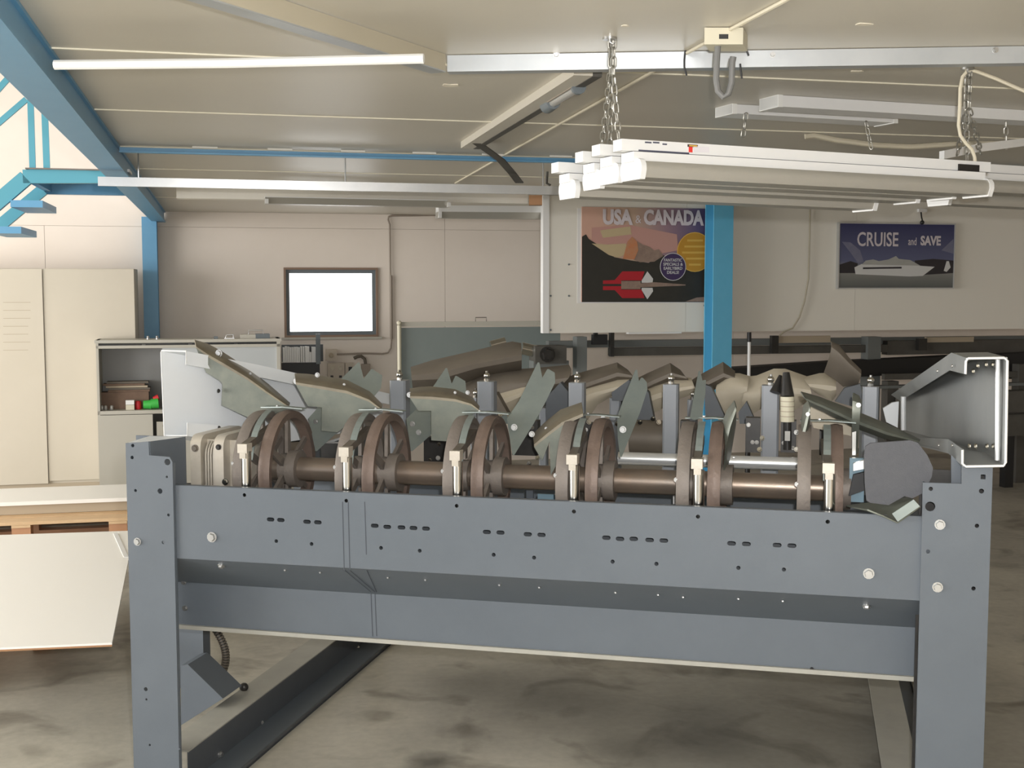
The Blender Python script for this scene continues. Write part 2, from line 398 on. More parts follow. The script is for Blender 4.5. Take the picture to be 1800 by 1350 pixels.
# window
g = G()
def frame4(fr, u0, u1, z0, z1, v0, v1, t, g):
    g.box(fr, u0, u1, v0, v1, z1 - t, z1); g.box(fr, u0, u1, v0, v1, z0, z0 + t); g.box(fr, u0, u0 + t, v0, v1, z0 + t, z1 - t); g.box(fr, u1 - t, u1, v0, v1, z0 + t, z1 - t); return g
frame4(B, WU0 - .02, WU1 + .02, WZ0 - .02, WZ1 + .02, WALLV - .03, WALLV + .04, .02, g)
win = struct(obj('window_1', g, 'woodframe'))
g = G(); frame4(B, WU0, WU1, WZ0, WZ1, WALLV + .0, WALLV + .06, .034, g); obj('window_frame', g, 'greyframe', win)
g = G(); g.box(B, WU0 + .03, WU1 - .03, WALLV + .03, WALLV + .036, WZ0 + .03, WZ1 - .03); obj('pane', g, 'pane', win)
g = G(); g.box(B, WU0 - .05, WU1 + .05, WALLV - .05, WALLV, WZ0 - .04, WZ0 - .02); obj('window_sill', g, 'cupg', win)

# blue steel column and roof beam
RU = -.45
c0 = bu(onB(251, 480, WALLV - .2)); c1 = bu(onB(277, 480, WALLV - .2))
t = thing('steel_column', 'blue steel column against the back wall, left of the window', 'column', B((c0 + c1) / 2, WALLV - .12, 0))
g = G(); g.box(B, c0, c1, WALLV - .2, WALLV - .185, 0, CEIL - .06); obj('flange', g, 'blue', t)
g = G(); g.box(B, (c0 + c1) / 2 - .006, (c0 + c1) / 2 + .006, WALLV - .185, WALLV - .03, 0, CEIL - .06); obj('web', g, 'blue', t)
g = G(); g.box(B, c0, c1, WALLV - .03, WALLV - .015, 0, CEIL - .06); obj('flange', g, 'blue', t)
RB = CEIL - .10          # underside of the beam
ra = bu(onZ(0, 128, RB)); rb_ = bu(onZ(104, 160, RB))
t = thing('roof_beam', 'long blue painted steel beam running under the ceiling to the wall column', 'beam', B(RU, 7, CEIL - .2))
u0, u1 = ra, rb_
g = G(); g.box(B, u0, u1, -1, WALLV - .02, RB, RB + .012); obj('bottom_flange', g, 'blue', t)
g = G(); g.box(B, u1 - .022, u1 - .012, -1, WALLV - .02, RB + .012, CEIL - .012); obj('web', g, 'blue', t)
g = G(); g.box(B, u0, u1, -1, WALLV - .02, CEIL - .012, CEIL - .001); obj('top_flange', g, 'blue', t)
P = onZ(228, 302, RB + .04); g = G(); v_ = P.dot(BD); g.box(B, u1 - .011, u1 + .002, v_ - .1, v_ + .1, RB + .03, RB + .045); obj('white_tag', g, 'white', t)
# blue purlin
t = thing('purlin', 'thin blue steel purlin crossing under the ceiling behind the hanging lamps', 'beam', B(2, 6.27, CEIL - .07))
g = G(); g.box(B, u1 + .002, 8.9, 6.24, 6.25, CEIL - .034, CEIL - .0135); obj('web', g, 'blue', t)
g = G(); g.box(B, u1 + .002, 8.9, 6.21, 6.25, CEIL - .040, CEIL - .034); obj('flange', g, 'blue', t)
for k in range(6):
    g = G(); a_ = -.1 + k * .36; g.box(B, a_, a_ + .12, 6.236, 6.246, CEIL - .010, CEIL - .0005); obj('clip', g, 'whitewall', t)

# right blue column in front of the partition
PV = 9.0
t = thing('steel_column', 'bright blue steel column in front of the white partition, beside the mountain poster', 'column', B(bu(onB(1270, 500, PV - .2)), PV - .15, 0))
a0 = bu(onB(1254, 480, PV - .22)); a1 = bu(onB(1288, 480, PV - .22))
g = G(); g.box(B, a0, a1, PV - .22, PV - .205, 0, CEIL); obj('flange', g, 'bluew', t)
g = G(); g.box(B, (a0 + a1) / 2 - .006, (a0 + a1) / 2 + .006, PV - .205, PV - .06, 0, CEIL); obj('web', g, 'bluew', t)
g = G(); g.box(B, a0, a1, PV - .06, PV - .045, 0, CEIL); obj('flange', g, 'bluew', t)
# white partition hanging from the ceiling
PB = onB(1250, 583, PV).z; pu0 = bu(onB(958, 460, PV))
t = thing('hanging_partition', 'large white board partition hanging from the ceiling behind the posters', 'partition', B(4, PV, PB))
for (q0, q1) in [(pu0, 3.55), (3.552, 5.0), (5.002, 7.4)]:
    g = G(); g.box(B, q0, q1, PV, PV + .05, PB, CEIL - .002); obj('board', g, 'whitewall', t)
g = G(); g.box(B, pu0 - .018, pu0 + .03, PV - .01, PV + .06, PB, CEIL - .002); obj('edge_strip', g, 'white', t)
for (px, py) in [(968, 520), (968, 580), (1000, 465), (1000, 520), (1238, 537)]:
    bolt(t, onB(px, py, PV - .002), -BD, .006, 'greyframe', 'screw')
P0 = onB(1100, 586, PV + .1); g = G(); g.box(B, bu(onB(1105, 586, PV)), bu(onB(1198, 586, PV)), PV + .0, PV + .06, PB - .012, PB - .001); obj('bottom_strip', g, 'white', t)

# ================================================================== POSTERS (flat prints)
def poster(name, label, x0, y0, x1, y1, v, backmat, frame=None):
    P0 = onB(x0, y1, v); P1 = onB(x1, y0, v)
    cx = (bu(P0) + bu(P1)) / 2; cz = (P0.z + P1.z) / 2
    t = thing(name, label, 'poster', B(cx, v, cz))
    g = G(); g.box(B, bu(P0), bu(P1), v, v + .008, P0.z, P1.z)
    obj('backing', g, backmat, t, origin=B(cx, v, cz))
    return t, (lambda px, py, k=1: onB(px, py, v - .0012 * k)), (bu(P1) - bu(P0), P1.z - P0.z)
def flat(t, name, pts, f, m, k=1):
    g = G(); g.prism([f(x, y, k) for x, y in pts], BD * .001); return obj(name, g, m, t)
sky1 = ramp_mat('print_sunset_sky', BE, -.45, .5, [(0, (204, 164, 146)), (1, (60, 62, 110)), (.35, (186, 160, 140)), (.62, (150, 122, 132))], .0)
t, f, s = poster('travel_poster', 'travel poster USA & CANADA with mountain lake and red barn', 1022, 367, 1254, 531, PV - .012, sky1)
g = G(); g.box(B, bu(onB(1015, 400, PV)), bu(onB(1256, 400, PV)), PV - .004, PV - .001, onB(1015, 533, PV).z, onB(1015, 366, PV).z); obj('white_border', g, 'white', t)
flat(t, 'warm_sky', [(1040, 400), (1105, 395), (1190, 412), (1192, 440), (1160, 446), (1040, 425)], f, 'p_pink', 1)
flat(t, 'gold_sky', [(1055, 405), (1108, 398), (1110, 412), (1060, 418)], f, 'p_glow', 2)
flat(t, 'dark_land', [(1023, 416), (1030, 412), (1035, 420), (1060, 436), (1080, 452), (1110, 458), (1140, 462), (1165, 448), (1185, 458), (1254, 460), (1254, 531), (1023, 531)], f, 'p_dark', 2)
flat(t, 'snow_hill', [(1040, 428), (1065, 430), (1100, 428), (1105, 445), (1085, 453), (1070, 448)], f, 'p_glow', 3)
flat(t, 'orange_peak', [(1095, 455), (1103, 425), (1111, 416), (1120, 425), (1122, 440), (1115, 456)], f, 'p_org', 4)
flat(t, 'grey_peaks', [(1113, 456), (1120, 424), (1130, 430), (1142, 434), (1150, 440), (1158, 438), (1166, 450), (1150, 460), (1125, 461)], f, 'p_rock', 3)
flat(t, 'barn_roof', [(1080, 493), (1094, 477), (1133, 477), (1128, 493)], f, 'p_red', 3)
flat(t, 'barn_roof', [(1080, 509), (1094, 524), (1133, 524), (1128, 509)], f, 'p_red', 3)
flat(t, 'barn_gable', [(1128, 493), (1138, 477), (1148, 490), (1147, 497), (1128, 497)], f, 'p_white', 4)
flat(t, 'barn_gable', [(1128, 506), (1147, 506), (1148, 512), (1138, 526), (1128, 510)], f, 'p_white', 4)
flat(t, 'barn_wing', [(1060, 493), (1092, 492), (1092, 499), (1060, 499)], f, 'p_red', 4)
flat(t, 'barn_wing', [(1060, 503), (1092, 503), (1092, 510), (1060, 510)], f, 'p_red', 4)
flat(t, 'barn_wall', [(1092, 494), (1126, 494), (1126, 508), (1092, 508)], f, 'p_rock', 4)
flat(t, 'shore_line', [(1126, 498), (1150, 496), (1205, 500), (1205, 502), (1126, 505)], f, 'p_rock', 5)
flat(t, 'pink_reflection', [(1205, 530), (1225, 523), (1254, 521), (1254, 530)], f, 'p_rock', 3)
def disc(cx, cy, r, m, k, name, ry=None):
    flat(t, name, [(cx + r * math.cos(2 * math.pi * i / 28), cy + (ry or r) * math.sin(2 * math.pi * i / 28)) for i in range(28)], f, m, k)
disc(1221.5, 443, 31.5, 'p_yel2', 5, 'badge_ring', 35); disc(1221.5, 443, 30, 'p_yel', 6, 'badge', 33.5)
disc(1183, 469, 23, 'p_white', 7, 'badge_ring', 24.5); disc(1183, 469, 21.8, 'p_pur', 8, 'badge', 23.3)
px2m = lambda n, v: n / F * (B(3, v, 0).y)
S = lambda n: (onB(1100 + n, 450, PV - .01) - onB(1100, 450, PV - .01)).length
text('lettering', 'USA', f(1085, 383, 5), BE, UP, S(33), 'p_txt', t, S(52), S(1.5))
text('lettering', '&', f(1122, 386, 5), BE, UP, S(19), 'p_txt', t, S(10), 0)
text('lettering', 'CANADA', f(1184, 384, 5), BE, UP, S(33), 'p_txt', t, S(106), S(1.5))
for i, s_ in enumerate(['FANTASTIC', 'SPECIALS &', 'EARLYBIRD', 'DEALS!']):
    text('badge_lettering', s_, f(1183, 457.5 + 7.2 * i, 9), BE, UP, S(7.0), 'p_white', t, S([32, 35, 33, 21][i]), S(.1))
for i, (a_, b_) in enumerate([(1208, 1236), (1203, 1241), (1199, 1246), (1206, 1240), (1211, 1232)]):
    flat(t, 'badge_line', [(a_, 421 + 10.6 * i), (b_, 421 + 10.6 * i), (b_, 424.5 + 10.6 * i), (a_, 424.5 + 10.6 * i)], f, 'p_yel2', 7)
cru = ramp_mat('print_navy_sky', UP, -.27, .27, [(0, (84, 88, 88)), (1, (44, 46, 88)), (.30, (140, 140, 134)), (.42, (92, 96, 126))], .0)
t, f, s = poster('travel_poster', 'framed travel poster CRUISE and SAVE with white ship on blue sea', 1473, 394, 1679, 507, PV - .03, cru)
fg = G(); P0 = onB(1472, 508, PV - .032); P1 = onB(1680, 393, PV - .032); frame4(B, bu(P0), bu(P1), P0.z, P1.z, PV - .036, PV - .002, .010, fg); obj('poster_frame', fg, 'steelrail', t)
flat(t, 'shore', [(1476, 465), (1495, 459), (1508, 463), (1505, 480), (1476, 480)], f, 'p_shore', 1)
flat(t, 'shore', [(1608, 458), (1640, 455), (1676, 458), (1676, 480), (1610, 484)], f, 'p_shore', 1)
flat(t, 'cloud', [(1480, 425), (1495, 426), (1512, 440), (1518, 460), (1508, 462), (1498, 448)], f, 'p_cloud', 1)
flat(t, 'cloud', [(1655, 440), (1676, 420), (1676, 446)], f, 'p_cloud', 1)
flat(t, 'ship_hull', [(1502, 470), (1515, 464), (1600, 466), (1643, 469), (1622, 485), (1600, 486), (1504, 482)], f, 'p_white', 2)
flat(t, 'ship_deck', [(1515, 465), (1522, 458), (1535, 456), (1545, 459), (1562, 456), (1575, 450), (1580, 455), (1600, 457), (1618, 467)], f, 'p_ship', 3)
flat(t, 'ship_windows', [(1517, 470), (1585, 469), (1585, 472), (1517, 473)], f, 'p_shore', 4)
flat(t, 'lighthouse', [(1659, 476), (1664, 459), (1668, 459), (1671, 470), (1664, 478)], f, 'p_white', 2)
text('lettering', 'CRUISE', f(1543, 422, 3), BE, UP, S(34), 'p_txt', t, S(79), S(.5))
text('lettering', 'and', f(1604, 425, 3), BE, UP, S(19), 'p_txt', t, S(16), S(.15))
text('lettering', 'SAVE', f(1636, 424, 3), BE, UP, S(22), 'p_txt', t, S(40), S(.9))
# hook and spot above the framed poster
t = thing('picture_hook', 'small hook with black cord knot above the cruise poster frame', 'hook', onB(1620, 395, PV - .04))
g = G(); g.box(B, bu(onB(1612, 370, PV)), bu(onB(1626, 370, PV)), PV - .03, PV, onB(1612, 373, PV).z, onB(1612, 367, PV).z); obj('bracket', g, 'white', t)
g = G(); g.tube([onB(1619, 373, PV - .02), onB(1620, 382, PV - .035), onB(1622, 390, PV - .045)], .006); g.ball(onB(1621, 391, PV - .045), .018); obj('cord', g, 'black', t)
tag(obj('hanging_wire', G().tube([onB(x, y, PV - .03) for x, y in [(1424, 360), (1423, 420), (1421, 490), (1414, 530), (1405, 558), (1393, 577), (1378, 583), (1370, 590)]], .007, 6), 'tracktan'), 'thin cream wire hanging down the white partition right of the blue column', 'wire')

# ================================================================== LEFT: cupboard, cabinet, stairs
CV = 11.1
t = thing('tall_cupboard', 'tall cream two-door cupboard at the left edge by the wall', 'cupboard', B(-1.3, CV + .3, 0))
cz1 = onB(100, 472, CV).z; q1 = bu(onB(238, 600, CV)); qm = bu(onB(78, 600, CV)); zb = onB(100, 849, CV).z
g = G(); g.box(B, -2.7, q1, CV + .02, WALLV - .22, .02, cz1); obj('body', g, 'cupb', t)
g = G(); g.box(B, qm + .004, q1, CV, CV + .018, zb + .02, cz1 - .005); d1 = obj('door', g, 'cupb', t)
g = G(); g.box(B, qm - .95, qm - .002, CV - .012, CV + .006, zb, cz1 - .005); d2 = obj('door', g, 'cupb', t)
g = G(); g.box(B, -2.7, q1, CV + .01, CV + .03, .0, zb - .004); obj('plinth', g, 'cupbd', t)
for r in range(7):
    y0 = 532 + r * 14; g = G(); a0 = bu(onB(6, y0, CV)); a1 = bu(onB(random.choice([42, 50, 54]), y0, CV)); z = onB(6, y0, CV).z
    g.box(B, a0, a1, CV - .0128, CV - .0118, z, z + .004); obj('pencil_note', g, 'cupbd', d2)
# shelf cabinet
SV = 10.75
t = thing('shelf_cabinet', 'grey office cabinet with open shelf and sliding front, in front of the blue column', 'cabinet', B(.1, SV + .2, 0))
x0 = bu(onB(171, 700, SV)); x1 = bu(onB(494, 700, SV)); zt = onB(300, 597, SV).z; zs = onB(220, 722, SV).z; xm = bu(onB(270, 800, SV)); zt2 = onB(300, 609, SV).z
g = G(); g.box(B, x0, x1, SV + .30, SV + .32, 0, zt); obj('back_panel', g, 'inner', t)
g = G(); g.box(B, x0, x0 + .02, SV, SV + .30, 0, zt); obj('side_panel', g, 'cupg', t)
g = G(); g.box(B, x1 - .03, x1, SV, SV + .30, 0, zt); obj('side_panel', g, 'cupg', t)
g = G(); g.box(B, x0 - .01, x1 + .01, SV - .01, SV + .32, zt - .025, zt); obj('top', g, 'cupg', t)
g = G(); g.box(B, x0, x1, SV, SV + .02, zt2 - .012, zt2 + .012); tr = obj('track_rail', g, 'cupg', t)
for k in range(4):
    a_ = x0 + .02 + k * (x1 - x0) / 4; g = G(); g.box(B, a_, a_ + (x1 - x0) / 4 - .03, SV + .002, SV + .01, zt2 + .013, zt2 + .024); obj('track_slot', g, 'black', t)
g = G(); g.box(B, x0, x1, SV, SV + .30, zs - .03, zs); obj('shelf', g, 'cupg', t)
g = G(); g.box(B, bu(onB(287, 700, SV)), x1 - .03, SV + .02, SV + .035, zs, zt2 - .012); obj('sliding_door', g, 'slide', t)
g = G(); g.box(B, x0, xm, SV - .002, SV + .016, .06, zs - .035); obj('door', g, 'cupg', t)
g = G(); g.box(B, xm + .03, xm + .9, SV - .002, SV + .016, .06, zs - .1); obj('door', g, 'cupg', t)
# things in the open shelf
sx = lambda px: bu(onB(px, 715, SV + .08))
def shelfbox(name, x0_, x1_, y0_, m, lab, cat, v=.08, dep=.12, y1_=None):
    z1 = onB(x0_, y0_, SV + v).z; z0 = zs + .001 if y1_ is None else onB(x0_, y1_, SV + v).z
    g = G(); g.box(B, bu(onB(x0_, 715, SV + v)), bu(onB(x1_, 715, SV + v)), SV + v, SV + v + dep, z0, z1)
    return tag(obj(name, g, m), lab, cat)
o = shelfbox('cardboard_box', 178, 262, 690, 'brownbox', 'brown cardboard box at the back of the open cabinet shelf', 'box', .15, .13)
zbx = onB(178, 690, SV + .15).z
t = thing('paper_stack', 'untidy stack of brown papers on the cardboard box in the cabinet', 'papers', B(sx(225), SV + .2, zbx))
for k in range(5):
    g = G(); a_ = random.uniform(-.03, .03); g.box(B, sx(184) + a_, sx(258) + a_, SV + .155 + random.uniform(-.005, .005), SV + .28, zbx + .001 + k * .018, zbx + .017 + k * .018); obj('sheet_bundle', g, ['brownbox', 'taupe', 'cupbd', 'brownbox', 'taupe'][k], t)
shelfbox('small_carton', 221, 236, 704, 'whiteg', 'small white carton on the cabinet shelf, upper one of two', 'carton', .05, .06, 711.5)
shelfbox('small_carton', 221, 236, 712, 'cream', 'small cream carton on the cabinet shelf, lower one of two', 'carton', .05, .06)
def canister(px0, px1, py, m, lab, cat, name):
    r = (sx(px1) - sx(px0)) / 2; c = B(sx((px0 + px1) / 2), SV + .1, zs + .001); h = onB(px0, py, SV + .1).z - zs
    g = G(); g.revolve(c, UP, [(0, r * .9), (h * .1, r), (h * .8, r), (h * .92, r * .8), (h, r * .75)], 14); return tag(obj(name, g, m), lab, cat)
canister(237, 249, 705, 'red', 'red plastic canister beside the cartons on the cabinet shelf', 'canister', 'canister')
t = thing('green_tool', 'bright green hand tool lying on the cabinet shelf', 'tool', B(sx(266), SV + .1, zs))
g = G(); g.cyl(B(sx(252), SV + .09, zs + .04), B(sx(266), SV + .09, zs + .04), .035, .04, 14); obj('body', g, 'green', t)
g = G(); g.cyl(B(sx(266), SV + .09, zs + .045), B(sx(279), SV + .09, zs + .05), .042, .045, 14); obj('head', g, 'green', t)
g = G(); g.cyl(B(sx(270), SV + .1, zs + .085), B(sx(279), SV + .1, zs + .1), .02, .025, 12); obj('red_cap', g, 'red', t)
for k, (px, lb) in enumerate([(179, 'leftmost small glass jar on the cabinet shelf'), (185.5, 'middle small glass jar of three on the cabinet shelf'), (196, 'right small glass jar of three, nearest the cartons')]):
    o = canister(px - 3, px + 3, 713, 'glass', lb, 'jar', 'glass_jar')
# things on top of the cabinet
tx = lambda px: bu(onB(px, 590, SV + .1))
t = thing('tool_case', 'small flat tool case with raised handle on top of the grey cabinet', 'case', B(tx(445), SV + .15, zt))
g = G(); g.box(B, tx(422), tx(449), SV + .05, SV + .2, zt, zt + .035); obj('body', g, 'cupg', t)
g = G(); g.box(B, tx(449), tx(474), SV + .05, SV + .2, zt, zt + .038); obj('end_block', g, 'greyframe', t)
g = G(); g.tube([B(tx(437), SV + .1, zt + .035), B(tx(437), SV + .1, zt + .07), B(tx(462), SV + .1, zt + .07), B(tx(463), SV + .1, zt + .038)], .004, 6); obj('handle', g, 'zinc', t)
t = thing('clamp', 'little metal clamp beside the tool case on the grey cabinet', 'clamp', B(tx(401), SV + .1, zt))
g = G(); g.tube([B(tx(396), SV + .1, zt), B(tx(398), SV + .1, zt + .03), B(tx(410), SV + .1, zt + .033), B(tx(410), SV + .1, zt)], .005, 6); obj('bow', g, 'zinc', t)
g = G(); g.box(B, tx(394), tx(412), SV + .07, SV + .13, zt, zt + .006); obj('base', g, 'zinc', t)
tag(obj('small_block', G().box(B, tx(376), tx(383), SV + .06, SV + .12, zt, zt + .02), 'greyframe'), 'tiny dark block left of the clamp on the cabinet top', 'block')
for px, lb in [(260, 'left shiny knob on the cabinet top by the column'), (276, 'right shiny knob on the cabinet top by the column')]:
    g = G(); g.cyl(B(tx(px), SV + .1, zt), B(tx(px), SV + .1, zt + .012), .012); g.ball(B(tx(px), SV + .1, zt + .02), .011); tag(obj('metal_knob', g, 'zinc'), lb, 'knob')

# blue stairs behind the roof beam
TV = 9.6
t = thing('blue_staircase', 'turquoise steel staircase with landing at the upper left', 'stairs', onB(60, 330, TV))
def stair_bar(name, a, b, wd, dep, m='teal'):
    P = onB(*a, TV); Q = onB(*b, TV); d = (Q - P).normalized(); n = d.cross(BD).normalized(); h = n * (wd / 2)
    g = G(); g.hexa([P - h, Q - h, Q + h, P + h], [P - h + BD * dep, Q - h + BD * dep, Q + h + BD * dep, P + h + BD * dep]); return obj(name, g, m, t)
k_ = TV / F
stair_bar('baluster', (53, 170), (57, 299), 9.5 * k_, .03); stair_bar('baluster', (78, 190), (82, 299), 10 * k_, .03)
stair_bar('handrail', (-10, 164), (20, 130), 9 * k_, .03); stair_bar('handrail', (-10, 222), (46, 174), 9 * k_, .03)
stair_bar('landing_beam', (40, 310), (235, 310), 22 * k_, .06)
P = onB(45, 299, TV); Q = onB(185, 299, TV)
g = G(); zt_ = onB(100, 298.5, TV).z; g.box(B, bu(P), bu(Q) + .3, TV - .02, TV + .9, zt_, zt_ + .01); obj('landing_deck', g, 'rustd', t)
P = onB(75, 330, TV + .9); g = G(); g.box(B, bu(P), bu(P) + 1.0, TV + .84, TV + .9, onB(75, 342, TV + .9).z, onB(75, 314, TV + .9).z); obj('landing_beam', g, 'blue', t)
g = G(); g.box(B, bu(onB(52, 330, TV)), bu(onB(52, 330, TV)) + .05, TV + .06, TV + .84, zt_ - .1, zt_ - .005); obj('landing_beam', g, 'blue', t)
stair_bar('stringer', (45, 312), (-30, 376), 24 * k_, .06)
def stringer2(a, b):
    P = onB(*a, TV + .75); Q = onB(*b, TV + .75); d = (Q - P).normalized(); n = d.cross(BD).normalized() * (10 * k_)
    g = G(); g.hexa([P - n, Q - n, Q + n, P + n], [P - n + BD * .06, Q - n + BD * .06, Q + n + BD * .06, P + n + BD * .06]); return obj('stringer', g, 'teal', t)
stringer2((75, 333), (-60, 445))
for (x, y) in [(24, 352), (-14, 398)]:
    P = onB(x, y, TV); Q = onB(x + 38, y + 14, TV + .75)
    g = G(); zt2_ = P.z; g.box(B, bu(P) - .02, bu(P) + .2, TV - .02, TV + .78, zt2_ - .05, zt2_); obj('tread', g, 'blue', t)
# ================================================================== floor left: sheet, pallet, bars
ZS = .36
c1 = onZ(197, 1136, ZS); c2 = onZ(236, 937, ZS); c3 = onZ(-160, 950, ZS); c4 = onZ(-160, 1152, ZS)
t = thing('white_board', 'large white laminate board lying flat on low supports, left of the machine', 'board', (c1 + c3) / 2 - UP * ZS)
g = G(); g.prism([c1, c2, c3, c4], UP * .014); obj('sheet', g, 'whitesheet', t)
e = (c4 - c1).normalized(); n_ = Vector((-e.y, e.x, 0)); n_ = n_ if n_.y < 0 else -n_
g = G(); g.hexa([c1, c4, c4 + n_ * .004, c1 + n_ * .004], [c1 + UP * .006, c4 + UP * .006, c4 + n_ * .004 + UP * .006, c1 + n_ * .004 + UP * .006]); obj('board_edge', g, 'edgebr', t)
p_ = onZ(203, 938, ZS + .0145); q_ = onZ(222, 980, ZS + .0145); g = G(); g.band([p_, q_], Vector((.012, 0, 0)), UP * .003); obj('tape_strip', g, 'white', t)
for k, (px, py) in enumerate([(-60, 1040), (90, 985)]):
    P = onZ(px, py, ZS); g = G(); g.box(lambda u, v, z: P + BE * u + BD * v + UP * (z - ZS), -.05, .05, -.35, .35, 0, ZS - .001); tag(obj('timber_support', g, 'woodd'), ['outer', 'inner'][k] + ' timber block supporting the flat white board', 'timber')
# pallet
PVv = onZ(100, 958, 0).dot(BD)
pl = thing('wooden_pallet', 'pine wood pallet behind the flat white board', 'pallet', B(-1.5, PVv + .4, 0))
ux1 = -.55
for k in range(5):
    v0 = PVv + .0 + k * .19; g = G(); g.box(B, -2.6, ux1, v0, v0 + .15, .145, .167); obj('deck_board', g, 'wood', pl)
for k in range(3):
    for j in range(4):
        a_ = -2.6 + j * .62; g = G(); g.box(B, a_, a_ + .12, PVv + .01 + k * .38, PVv + .13 + k * .38, .03, .125); obj('block', g, 'woodd', pl)
for j in range(4):
    a_ = -2.6 + j * .62; g = G(); g.box(B, a_, a_ + .12, PVv, PVv + .92, .126, .144); obj('stringer_board', g, 'wood', pl)
for k in range(3):
    g = G(); g.box(B, -2.6, ux1, PVv + .02 + k * .38, PVv + .12 + k * .38, .002, .029); obj('bottom_board', g, 'woodd', pl)
t = thing('stacked_panels', 'stack of long white trim panels lying on the wooden pallet', 'panels', B(-1.5, PVv + .5, .168))
g = G(); g.box(B, -2.8, -.45, PVv + .28, PVv + .82, .169, .235); obj('lower_panel', g, 'cupbd', t)
g = G(); g.box(B, -2.8, -.45, PVv + .25, PVv + .86, .236, .262); obj('upper_panel', g, 'whitesheet', t)

# ================================================================== back wall fittings
sv = WALLV - .05
def wallbox(name, x0_, y0_, x1_, y1_, m, lab, cat, dep=.05):
    g = G(); P0 = onB(x0_, y1_, WALLV - dep); P1 = onB(x1_, y0_, WALLV - dep); g.box(B, bu(P0), bu(P1), WALLV - dep, WALLV - .005, P0.z, P1.z); return g
t = thing('wall_socket', 'beige socket outlet with round face under the window', 'socket', onB(582, 634, WALLV))
obj('housing', wallbox('', 573, 614, 592, 634, '', '', ''), 'sock', t); bolt(t, onB(582, 625, WALLV - .05), -BD, .02, 'cupbd', 'socket_face')
t = thing('wall_socket', 'double beige socket outlet below the round-faced one', 'socket', onB(590, 666, WALLV))
obj('housing', wallbox('', 576, 638, 605, 668, '', '', '', .055), 'sock', t)
for px in (584, 598): bolt(t, onB(px, 647, WALLV - .055), -BD, .018, 'cupb', 'socket_face')
for px in (584, 599): g = wallbox('', px - 3, 660, px + 2, 664, '', '', '', .06); obj('switch', g, 'black', t)
t = thing('wall_socket', 'small dark socket right of the double outlet', 'socket', onB(613, 666, WALLV)); obj('housing', wallbox('', 607, 638, 621, 666, '', '', ''), 'sock', t); obj('plug', wallbox('', 613, 645, 619, 654, '', '', '', .07), 'black', t)
t = thing('power_plug', 'black power plug with short curved cable on the back wall', 'plug', onB(643, 660, WALLV)); obj('plug_body', wallbox('', 636, 640, 651, 662, '', '', '', .07), 'pipe', t)
obj('cable', G().tube([onB(x, y, WALLV - .05) for x, y in [(622, 630), (628, 627), (635, 626), (641, 631), (643, 641)]], .016), 'taupe', t)
tag(obj('wall_conduit', G().tube([onB(x, y, WALLV - .03) for x, y in [(775, 378), (720, 379), (690, 379), (683, 381), (682, 386), (685, 395), (686, 480), (688, 560), (688, 600), (687, 612), (682, 620), (672, 622), (640, 621), (592, 623)]], .009), 'pipe'), 'thin grey conduit running down the back wall right of the window', 'conduit')
obj_c = tag(obj('conduit_sleeve', G().cyl(onB(687, 484, WALLV - .03), onB(688, 596, WALLV - .03), .014), 'pipe'), 'thicker protective sleeve around the wall conduit beside the window', 'conduit')
# bright stack of strips on a dark tray, and arm
TVv = 11.3
t = thing('strip_tray', 'dark tray holding bright white upright strips under the window', 'tray', onB(530, 655, TVv))
for k in range(15):
    px = 497.5 + k * 3.9; h = random.uniform(0, 2) + (10 if k in (12,) else 0)
    P0 = onB(px, 637, TVv); P1 = onB(px + random.choice([2.6, 3.2, 3.6]), 609 + h, TVv); g = G(); g.box(B, bu(P0), bu(P1), TVv, TVv + .06, P0.z, P1.z); obj('strip', g, 'white', t)
P0 = onB(496, 662, TVv - .02); P1 = onB(562, 638, TVv - .02); g = G(); g.box(B, bu(P0), bu(P1), TVv - .02, TVv + .1, P0.z - .6, P1.z); obj('tray', g, 'black', t)
P0 = onB(496, 637, TVv); P1 = onB(569, 606, TVv); g = G(); g.box(B, bu(P0), bu(P1), TVv + .07, TVv + .08, P0.z, P1.z); obj('back_plate', g, 'machdark', t)
P0 = onB(556, 640, TVv - .05); P1 = onB(563, 587, TVv - .05); g = G(); g.box(B, bu(P0), bu(P1), TVv - .05, TVv - .02, P0.z, P1.z); obj('support_arm', g, 'greyframe', t)
# green grey board on a stand
GV = 10.6
t = thing('display_board', 'grey-green board in a steel frame left of the white partition', 'board', B(bu(onB(830, 640, GV)), GV, 0))
P0 = onB(704, 700, GV); P1 = onB(985, 574, GV); g = G(); g.box(B, bu(P0), bu(P1), GV, GV + .02, P0.z - .25, P1.z); obj('board_face', g, 'board', t)
P0 = onB(704, 574, GV); P1 = onB(985, 566, GV); g = G(); g.box(B, bu(P0), bu(P1), GV - .01, GV + .03, P0.z, P1.z + .01); obj('top_rail', g, 'cupg', t)
P1 = onB(702, 572, GV - .04); g = G(); g.cyl(B(bu(P1), GV - .03, 0), B(bu(P1), GV - .03, P1.z), .018); g.ball(B(bu(P1), GV - .03, P1.z + .02), .022); obj('post', g, 'cream', t)
P0 = onB(836, 567, GV); P1 = onB(855, 558, GV); g = G(); g.tube([B(bu(P0), GV, P0.z), B(bu(P0), GV, P1.z), B(bu(P1), GV, P1.z), B(bu(P1), GV, P0.z)], .004, 6); obj('handle', g, 'taupe', t)

